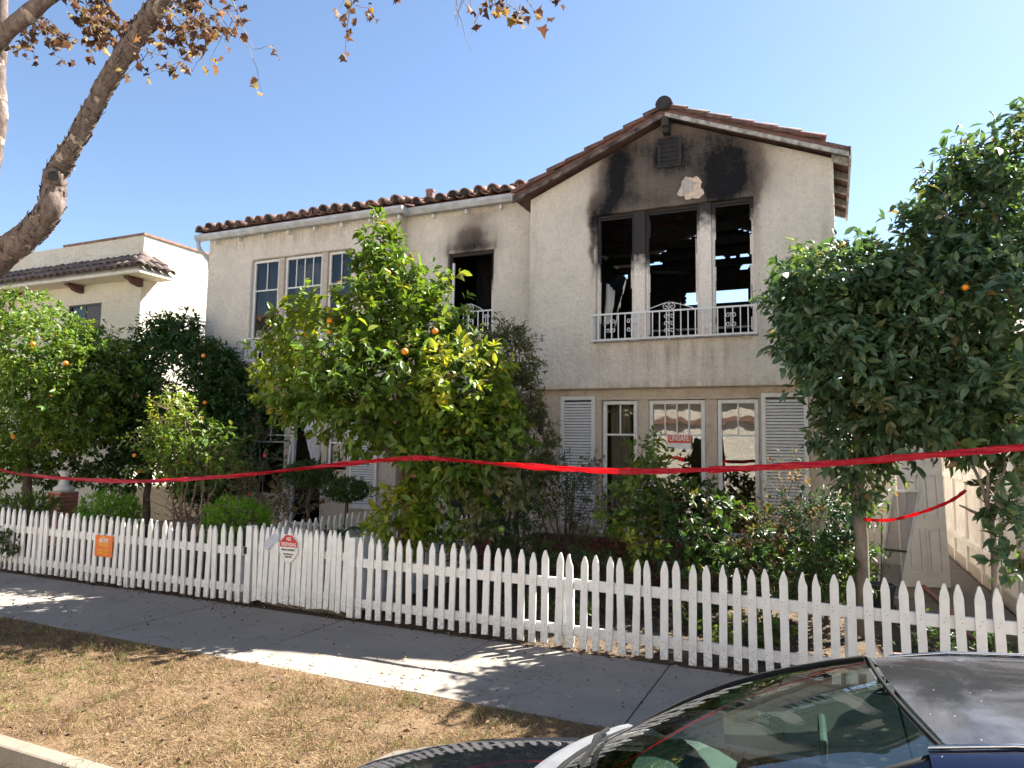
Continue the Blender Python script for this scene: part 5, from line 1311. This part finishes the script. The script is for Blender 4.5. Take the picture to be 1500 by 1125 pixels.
# bent screen door frame leaning in front
sd = thing('screen_door', (.8, 10.7, .07), 'bent grey screen door frame leaning in front of the loose white door', 'screen')
SP = [at(1284, 865, 10.2), at(1307, 720, 10.7), at(1347, 719, 10.5), at(1318, 868, 10.0)]
SP[0].z = .09; SP[3].z = .09
for a, b in ((0, 1), (1, 2), (2, 3), (3, 0)):
    MB().bar(SP[a], SP[b], .03, .025, (0, 1, 0)).build('frame_bar', M['gutter'], sd)
MB().bar(SP[0].lerp(SP[1], .42), SP[3].lerp(SP[2], .42), .025, .02, (0, 1, 0)).build('frame_bar', M['char2'], sd)
def screen_mat():
    t = NT('wire_mesh'); tr = t.n('ShaderNodeBsdfTransparent'); mx = t.n('ShaderNodeMixShader'); mx.inputs[0].default_value = .45
    t.set(t.b.inputs['Base Color'], (.12, .12, .13)); t.l(tr.outputs[0], mx.inputs[1]); t.l(t.b.outputs[0], mx.inputs[2]); t.l(mx.outputs[0], t.o.inputs[0]); return t.m
M['mesh'] = screen_mat()
off = Vector((0, .015, 0))
MB().add([p + off for p in SP] + [p + off * 1.3 for p in SP], [(0, 1, 2, 3), (7, 6, 5, 4)]).build('wire_mesh', M['mesh'], sd)
# flower pot
b = at(1290, 840, 9.6)
po = thing('plant_pot', (b.x, 9.6, 0), 'dark plastic pot with leafy plant beside the house corner', 'pot')
MB().lathe([(.11, 0), (.15, .27), (.165, .27), (.165, .31), (.14, .31), (.13, .25)], (b.x, 9.6, 0), 16).build('pot', M['black_frame'], po)
data, _ = crown([((b.x - .05, 9.6, .85), (.08, .1, .4), 16, None)], 5, (.15, .032), 'dark', twig=.12); crown_obj(po, data, 'foliage')
MB().tube([(b.x, 9.6, .2), (b.x + .03, 9.6, 1.1)], [.012, .006], 6).build('stem', M['bark'], po)
M['hose'] = flat('red_hose_rubber', (.15, .045, .04), .6, .15, 8)
hp = [at(1352, 845, 10.9), at(1375, 862, 10.0), at(1395, 878, 9.2), at(1412, 885, 8.6), at(1432, 880, 8.2), at(1440, 900, 7.8), at(1425, 905, 7.5), at(1300, 905, 7.3)]
hp = [Vector((p.x, p.y, .11 if p.y > 8.6 else .06)) for p in hp]
q, _, _ = bark_tube(hp, [.028] * len(hp), 8, 1); ho = q.build('fire_hose', M['hose'], smooth=True); tag(ho, 'dull red hose lying along the side passage floor', 'hose')
# neighbour wall on the right
nr = thing('grey_house', (4.2, 14, 0), 'pale grey-white house wall behind the right-hand trees', 'house')
M['greywall'] = stucco('pale_grey_stucco', (.60, .60, .60), None, .2)
MB().box(2.45, 9, 9.8, 20, 0, 3.0).build('wall', M['greywall'], nr)
MB().prismx([(9.5, 3.0), (15, 4.3), (20.3, 3.0)], 2.2, 9.3).build('roof', M['tile_dark'], nr)
MB().box(3.4, 4.6, 9.76, 9.799, 1.0, 2.2).build('window', M['trim'], nr)

# ------------------------------------------------------------------ house opposite (seen mirrored in the window panes)
op = thing('opposite_building', (-4, -9.5, 0), 'sunlit beige apartment building across the street mirrored in the window panes', 'building')
M['opp'] = stucco('opposite_cream_stucco', (.84, .78, .66), None, .2)
MB().box(-30, 22, -16, -9.5, -.1, 8.8).build('wall', M['opp'], op)  # set near, tall and pale to bounce sunlight onto the house
for z in (2.9, 3.75, 6.1):
    MB().box(-30.2, 22.2, -9.498, -9.3, z, z + .22).build('string_course', M['tile'], op)
MB().prismx([(-9.0, 8.8), (-12.7, 10.0), (-16.6, 8.8)], -30.4, 22.4).build('roof', M['tile'], op)
for i in range(9):
    x = -23 + i * 4.4
    for z in (.9, 4.4):
        wv = frame_rect(x, x + 1.4, z, z + 1.4, -9.49, .07, .06).build('window', M['trim'], op)
        MB().box(x + .07, x + 1.33, -9.485, -9.475, z + .07, z + 1.33).build('pane', M['glass_up'], wv)
        MB().box(x + .07, x + 1.33, -9.496, -9.49, z + .07, z + 1.33).build('blind', M['dark'], wv)
structure(MB().box(-60, 60, -9.5, -6.301, -.3, -.02).build('opposite_pavement', M['conc']))

# ------------------------------------------------------------------ parked car
def car_paint(name, col, rough, faded=0):
    t = NT(name); t.pos
    n = t.noise(3.5, 6, .65, dist=.7); n2 = t.noise(70, 3, .6); d = t.voro(32)
    c = t.mix(t.math('MULTIPLY', t.rng(n, .42, .70), faded), col, (.17, .165, .18))
    sp = t.math('MULTIPLY', t.rng(d, .02, .055, 1, 0), t.rng(t.noise(2.6, 2), .5, .56))
    c = t.mix(sp, c, (.55, .54, .52))
    r = t.math('ADD', t.rng(n, .4, .7, rough, rough + .35 * faded), t.math('MULTIPLY', sp, .4))
    r = t.math('ADD', r, t.math('MULTIPLY', t.rng(n2, .4, .8), .04))
    t.fin(c, r); t.b.inputs['Coat Weight'].default_value = .6 * (1 - faded * .7); t.b.inputs['Coat Roughness'].default_value = .05
    return t.m
M['paint'] = car_paint('dark_blue_black_paint', (.004, .005, .009), .03)
M['blue'] = car_paint('navy_blue_paint', (.004, .007, .024), .12)
M['roofblack'] = car_paint('faded_black_roof_paint', (.02, .02, .022), .22, .42)
M['rubber'] = flat('black_rubber', (.012, .012, .012), .85, .1, 20, spec=.15)
M['chrome'] = flat('bright_trim', (.55, .55, .56), .25, .05, 5, metal=1)
M['cowl'] = flat('grey_cowl_plastic', (.16, .165, .175), .4, .1, 12)
M['rim'] = flat('wheel_rim', (.42, .42, .44), .35, .05, 5, metal=.8)
M['amber'] = flat('amber_lens', (.65, .12, .01), .2, .05)
M['lens'] = flat('headlamp_lens', (.55, .57, .60), .1, .05)
M['dash'] = flat('dashboard_vinyl', (.045, .06, .058), .6, .1, 30)
M['seat'] = flat('grey_seat_cloth', (.09, .095, .10), .9, .1, 30)
car = thing('parked_car', (.2, 2.06, ROAD_Z), 'dark blue parked car with faded black roof at the bottom right', 'car')
CM = Matrix.Translation((0, 2.06, 0)) @ Matrix.Rotation(R(2.2), 4, 'Z')
def cb(mb, name, mt, parent=car, smooth=True, bevel=0):
    mb.v = [tuple(CM @ Vector(v)) for v in mb.v]; return mb.build(name, mt, parent, smooth, bevel)
def full(half): return [(-y, z) for y, z in reversed(half[1:])] + half
def sect(X, zc, w_, zs, bow=0):     # half profile of the lower body at a station
    return (X, [(0, zc), (w_ * .35, zc - .004), (w_ * .68, zc - .018), (w_ * .88, zc - .05), (w_ * .97, zc - .11), (w_, zs), (w_, .28), (w_ * .985, .12), (w_ * .93, .02)])
SEC = [sect(-1.90, .36, .52, .26), sect(-1.88, .47, .56, .33), sect(-1.80, .60, .60, .42), sect(-1.60, .685, .645, .50), sect(-1.30, .755, .675, .56), sect(-1.0, .805, .695, .60), sect(-.74, .84, .70, .62)]
rows = []
for X, h in SEC:
    rows.append([(X + (.10 * (abs(y) / .7) ** 2 if X < -1.4 else .13 * (abs(y) / .7) ** 2 if X > -.8 else .06 * (abs(y) / .7) ** 2), y, z) for y, z in full(h)])
hood_rows = [r[3:-3] for r in rows]
cb(MB().grid([r[3:14] for r in rows]), 'bonnet', M['paint'])
for sl_, nm in ((slice(0, 4), 'wing'), (slice(13, 17), 'wing')):
    cb(MB().grid([r[sl_] for r in rows]), nm, M['paint'])
SB = [sect(-.62, .84, .70, .62), sect(0, .85, .705, .62), sect(.8, .86, .705, .62), sect(1.5, .86, .70, .62), sect(1.85, .84, .67, .60), sect(1.98, .70, .63, .5), sect(2.02, .45, .60, .35)]
for sgn in (-1, 1):
    cb(MB().grid([[(X, sgn * y, z) for y, z in h[4:]] for X, h in SB]), 'door_side', M['paint'])
cb(MB().grid([[(X, y, z) for y, z in full(h)] for X, h in SB[3:]]), 'tailgate', M['paint'])
cb(MB().box(-1.92, -1.84, -.55, .55, .10, .33), 'bumper', M['paint'], bevel=.03, smooth=False)
# greenhouse
def cowl_pt(s): y = .64 * s; return (-.80 + .16 * s * s, y, .855 - .02 * s * s)
def head_pt(s): y = .335 * s; return (.105 - .045 * s + .025 * s * s, y, 1.255 - .012 * s * s)
SS = np.linspace(-1, 1, 15)
ws = []
for t in np.linspace(0, 1, 9):
    ws.append([tuple(Vector(cowl_pt(s)).lerp(Vector(head_pt(s)), t) + Vector((-.02, 0, .035)) * math.sin(t * math.pi)) for s in SS])
wsc = cb(MB().grid(ws), 'windscreen', M['glass_car'])
seal = MB().tube([Vector(ws[-1][i]) + Vector((.012, 0, .0)) for i in range(15)], .006, 6)
seal.tube([Vector(r[-1]) + Vector((0, .008, 0)) for r in ws], .010, 6); seal.tube([Vector(r[0]) - Vector((0, .008, 0)) for r in ws], .008, 6); seal.tube([Vector(p) for p in ws[0]], .009, 6)
cb(seal, 'window_seal', M['rubber'], wsc)
cb(MB().tube([Vector(ws[-1][i]) + Vector((.028, 0, .004)) for i in range(15)], .0025, 5), 'header_trim', M['gutter'], wsc)
XR = [(.15, 1.266), (.30, 1.295), (.55, 1.315), (.9, 1.325), (1.25, 1.315), (1.55, 1.285), (1.7, 1.255)]
def roof_w(X): return .335 + .012 * math.sin(max(0, X) * 1.2)
rp = []
for i, (X, z) in enumerate(XR):
    w_ = roof_w(X)
    rp.append([(head_pt(s)[0] + .022 if i == 0 else X, w_ * s, z - .018 * s * s) for s in np.linspace(-1, 1, 13)])
cb(MB().grid(rp), 'roof_panel', M['roofblack'])
for sgn in (-1, 1):
    r2 = []
    for X, z in XR:
        w_ = roof_w(X); r2.append([(X, sgn * (w_ + a), z - .018 - b) for a, b in ((.002, .002), (.012, .0), (.03, .004), (.075, .028), (.115, .065), (.13, .105))])
    rr_ = cb(MB().grid(r2), 'roof_rail', M['blue'])
    cb(MB().tube([(X, sgn * (roof_w(X) + .008), z - .012) for X, z in XR], .005, 5), 'drip_trim', M['chrome'], rr_)
    # A pillar
    pts = [Vector(r[-1 if sgn > 0 else 0]) for r in ws]
    pr_ = []
    for i, p in enumerate(pts):
        t = i / 8; o1 = Vector((.02, sgn * .02, -.004)); o2 = Vector((.05 + .03 * (1 - t), sgn * (.05 + .04 * t), -.04))
        pr_.append([p + Vector((0, sgn * .01, .006)), p + o1, p + o2 * .6, p + o2])
    cb(MB().grid(pr_), 'windscreen_pillar', M['blue'] if sgn < 0 else M['rubber'])
    # side glass
    sg_ = []
    for X, z in [(-.35, 1.02), (-.1, 1.10), (.2, 1.15), (.55, 1.19), (.9, 1.20), (1.25, 1.19), (1.6, 1.14)]:
        wt = roof_w(X) + .13 + max(0, (1.15 - z)) * .45
        sg_.append([(X, sgn * min(.69, wt), z), (X, sgn * (min(.69, wt) + .69) / 2 + sgn * .02, (z + .83) / 2), (X, sgn * .695, .80)])
    cb(MB().grid(sg_), 'side_window', M['glass_car'])
    for X in (.62, 1.6):
        cb(MB().bar((X, sgn * .70, .80), (X + .02, sgn * (roof_w(X) + .135), 1.19), .07, .02, (0, 1, 0)), 'door_pillar', M['paint'], smooth=False)
rg = [[(1.70 + .25 * t, w2 * (.40 + .25 * t), 1.24 - .38 * t) for w2 in np.linspace(-1, 1, 7)] for t in np.linspace(0, 1, 5)]
cb(MB().grid(rg), 'rear_window', M['glass_car'])
# cowl, wipers, mirror, dash, seats
cw = []
for k, (dx, dz) in enumerate(((-.085, -.012), (-.05, .0), (-.02, -.006), (.0, .004))):
    cw.append([(cowl_pt(s)[0] + dx, cowl_pt(s)[1], cowl_pt(s)[2] + dz) for s in SS])
cb(MB().grid(cw), 'cowl_panel', M['cowl'])
for s0, s1 in ((.80, .08), (-.05, -.75)):
    a = Vector(cowl_pt(s0)) + Vector((-.035, 0, .012)); b = Vector(cowl_pt(s1)).lerp(Vector(head_pt(s1)), .16) + Vector((-.02, 0, .03)); mid = a.lerp(b, .5) + Vector((-.012, 0, .012))
    wp = cb(MB().tube([a, mid, b], [.008, .006, .004], 6), 'wiper', M['rubber'])
    cb(MB().bar(a.lerp(b, .3) + Vector((-.006, .0, .004)), b + (b - a) * .35, .008, .018), 'blade', M['rubber'], wp, smooth=False)
cb(MB().grid([[(-.62 + .32 * t, y, .80 + .05 * math.sin(t * 3.1) - .02 * (y / .6) ** 2) for y in np.linspace(-.6, .6, 9)] for t in np.linspace(0, 1, 6)]), 'dashboard', M['dash'])
for y in (-.3, .3):
    cb(MB().box(.35, .5, y - .2, y + .2, .25, .92).box(-.05, .42, y - .2, y + .2, .18, .30).box(.40, .48, y - .11, y + .11, .94, 1.10), 'seat', M['seat'], smooth=False, bevel=.04)
cb(MB().box(-.05, -.03, -.10, .10, 1.09, 1.15), 'rear_view_mirror', M['seat'], smooth=False, bevel=.012)
cb(MB().tube([(-.32 + .15 * 0, -.30 + .17 * math.cos(a), .86 + .17 * math.sin(a)) for a in np.linspace(0, 6.2832, 25)], .014, 8), 'steering_wheel', M['rubber'])
for sgn in (-1, 1):
    hl = cb(MB().box(-1.89, -1.80, sgn * .48 - .09, sgn * .48 + .09, .38, .50), 'headlight', M['lens'], smooth=False, bevel=.03)
    cb(MB().box(-1.87, -1.78, sgn * .575 - .015, sgn * .575 + .015, .38, .48), 'indicator', M['amber'], hl, smooth=False)
    mb = MB().lathe([(.01, -.04), (.06, -.035), (.07, 0), (.06, .05), (.01, .06)], (-.30, sgn * .76, .90), 12); cb(mb, 'door_mirror', M['paint'])
    for X in (-1.25, 1.35):
        n0 = MB(); prof = [(.14, -.07), (.21, -.085), (.255, -.07), (.27, -.04), (.27, .04), (.255, .07), (.21, .085), (.14, .07)]
        k = 24
        for r_, y in prof:
            for i in range(k):
                a = 2 * math.pi * i / k; n0.v.append((X + r_ * math.cos(a), sgn * .61 + y, ROAD_Z + .27 + r_ * math.sin(a)))
        for j in range(len(prof)):
            for i in range(k):
                a = j * k + i; b = j * k + (i + 1) % k; j2 = (j + 1) % len(prof); n0.f.append((a, b, j2 * k + (i + 1) % k, j2 * k + i))
        wh = cb(n0, 'wheel', M['rubber'])
        n1 = MB()
        n1.tube([(X, sgn * .61 + sgn * .03, ROAD_Z + .27), (X, sgn * .61 + sgn * .06, ROAD_Z + .27)], [.15, .13], 20)
        cb(n1, 'rim', M['rim'], wh)
cb(MB().box(-1.75, 1.9, -.55, .55, .03, .06), 'floor_pan', M['rubber'], smooth=False)

# ------------------------------------------------------------------ grass and litter
n = 170000
gx = rs.uniform(-12.5, 1.0, n); gy = rs.uniform(2.95, 4.74, n)
keep = rs.uniform(0, 1, n) < (.52 + .5 * np.sin(gx * 2.9 + 1.3 * np.sin(gy * 3.7)) * np.sin(gy * 4.1 + gx * 1.3))
gx, gy = gx[keep], gy[keep]; n = len(gx)
gz = np.array([lump(a, b_) for a, b_ in zip(gx, gy)]) - .006
P = np.stack([gx, gy, gz], 1); az = rs.uniform(0, 6.28, n); elv = rs.uniform(.05, .75, n) ** 1.5
D = np.stack([np.cos(az) * np.cos(elv), np.sin(az) * np.cos(elv), np.sin(elv)], 1)
cols = np.array([(.245, .165, .09), (.18, .115, .06), (.35, .26, .15), (.11, .067, .038), (.13, .135, .045)])
pg = np.clip(.02 + .12 * np.exp(-((np.sin(gx * .9 + .6) + np.sin(gy * 2.2 + gx * .4)) / .45) ** 2), 0, .2)
ci = rs.choice(4, n, p=[.38, .27, .22, .13]); ci[rs.uniform(0, 1, n) < pg] = 4
BL = np.array([(-.5, 0, 0), (.5, 0, 0), (.30, .6, .06), (-.30, .6, .06), (0, 1, 0)]); BF = [(0, 1, 2, 3), (3, 2, 4)]
me = leaves_mesh('grass', P, D, np.array([0, 0, 1.0]) + rs.normal(scale=.4, size=(n, 3)), rs.uniform(.012, .05, n), rs.uniform(.0025, .0055, n), cols[ci] * rs.uniform(.7, 1.2, (n, 1)), BL, BF)
o = obj('dry_grass', me, M['grass']); tag(o, 'parched brown and straw coloured grass on the parkway strip', 'grass', kind='stuff')
nc = 2600; cx_ = rs.uniform(-12, .6, nc); cy_ = rs.uniform(2.97, 4.72, nc); kk = rs.randint(8, 26, nc); ii = np.repeat(np.arange(nc), kk); n = len(ii)
tx = cx_[ii] + rs.normal(scale=.028, size=n); ty = np.clip(cy_[ii] + rs.normal(scale=.028, size=n), 2.94, 4.79)
az = rs.uniform(0, 6.28, n); elv = rs.uniform(.3, 1.3, n); D = np.stack([np.cos(az) * np.cos(elv), np.sin(az) * np.cos(elv), np.sin(elv)], 1)
gsel = (rs.uniform(0, 1, nc) < .22 + .3 * (np.sin(cx_ * .9 + .6) * np.sin(cy_ * 2.2) > .45))[ii]
tc = np.where(gsel[:, None], np.array([(.15, .165, .05)]), cols[rs.choice(4, n, p=[.4, .2, .3, .1])]) * rs.uniform(.65, 1.25, (n, 1))
me = leaves_mesh('grass', np.stack([tx, ty, np.full(n, -.006)], 1), D, rand_dir(n), rs.uniform(.02, .085, n), rs.uniform(.002, .0045, n), tc, BL, BF)
o = obj('grass_tufts', me, M['grass']); tag(o, 'straggling tufts of straw and greenish grass on the parkway strip', 'grass', kind='stuff')
def litter(name, label, n, xr, yr, z, cols, size, dens=None):
    x = rs.uniform(*xr, n); y = rs.uniform(*yr, n)
    if dens is not None: k_ = rs.uniform(0, 1, n) < dens(x, y); x, y = x[k_], y[k_]
    m_ = len(x); P = np.stack([x, y, np.full(m_, z) + rs.uniform(0, .012, m_)], 1); a = rs.uniform(0, 6.28, m_)
    D = np.stack([np.cos(a), np.sin(a), rs.uniform(-.1, .4, m_)], 1)
    me = leaves_mesh(name, P, D, np.array([0, 0, 1.0]) + rs.normal(scale=.35, size=(m_, 3)), rs.uniform(*size, m_), rs.uniform(.4, .7, m_) * size[1] * .7, np.array(cols)[rs.randint(0, len(cols), m_)] * rs.uniform(.6, 1.2, (m_, 1)))
    o = obj(name, me, M['leaf_dry']); return tag(o, label, 'leaves', kind='stuff')
BR = [(.20, .12, .07), (.13, .08, .05), (.28, .18, .10), (.09, .06, .045)]
litter('fallen_leaves', 'brown fallen leaves gathered along the foot of the picket fence', 5200, (-11.5, 2.5), (6.22, 6.75), -.004, BR, (.02, .055), lambda x, y: np.exp(-((y - 6.42) / .14) ** 2) * (.45 + .55 * np.sin(x * 2.3) ** 2))
litter('scattered_leaves', 'few dry leaves scattered over the concrete pavement', 420, (-10, 1), (4.8, 6.3), .006, BR + [(.45, .38, .22)], (.02, .05))
litter('lawn_leaves', 'dry leaves lying on the parched grass strip', 520, (-10, 0), (2.95, 4.7), .012, BR + [(.10, .07, .05)], (.025, .06))
litter('garden_litter', 'dead leaves covering the garden soil behind the fence', 5000, (-11, 2.4), (6.7, 10), .03, BR + [(.30, .24, .10)], (.025, .06))
# leaf pile by the gate post
litter('leaf_pile', 'heap of dark leaf debris at the left gate post', 900, (-6.9, -5.9), (5.7, 6.5), .004, BR, (.012, .035), lambda x, y: np.exp(-((x + 6.3) / .3) ** 2 - ((y - 6.35) / .16) ** 2) + .25 * np.exp(-((x + 6.5 - (6.3 - y) * 1.0) / .12) ** 2))
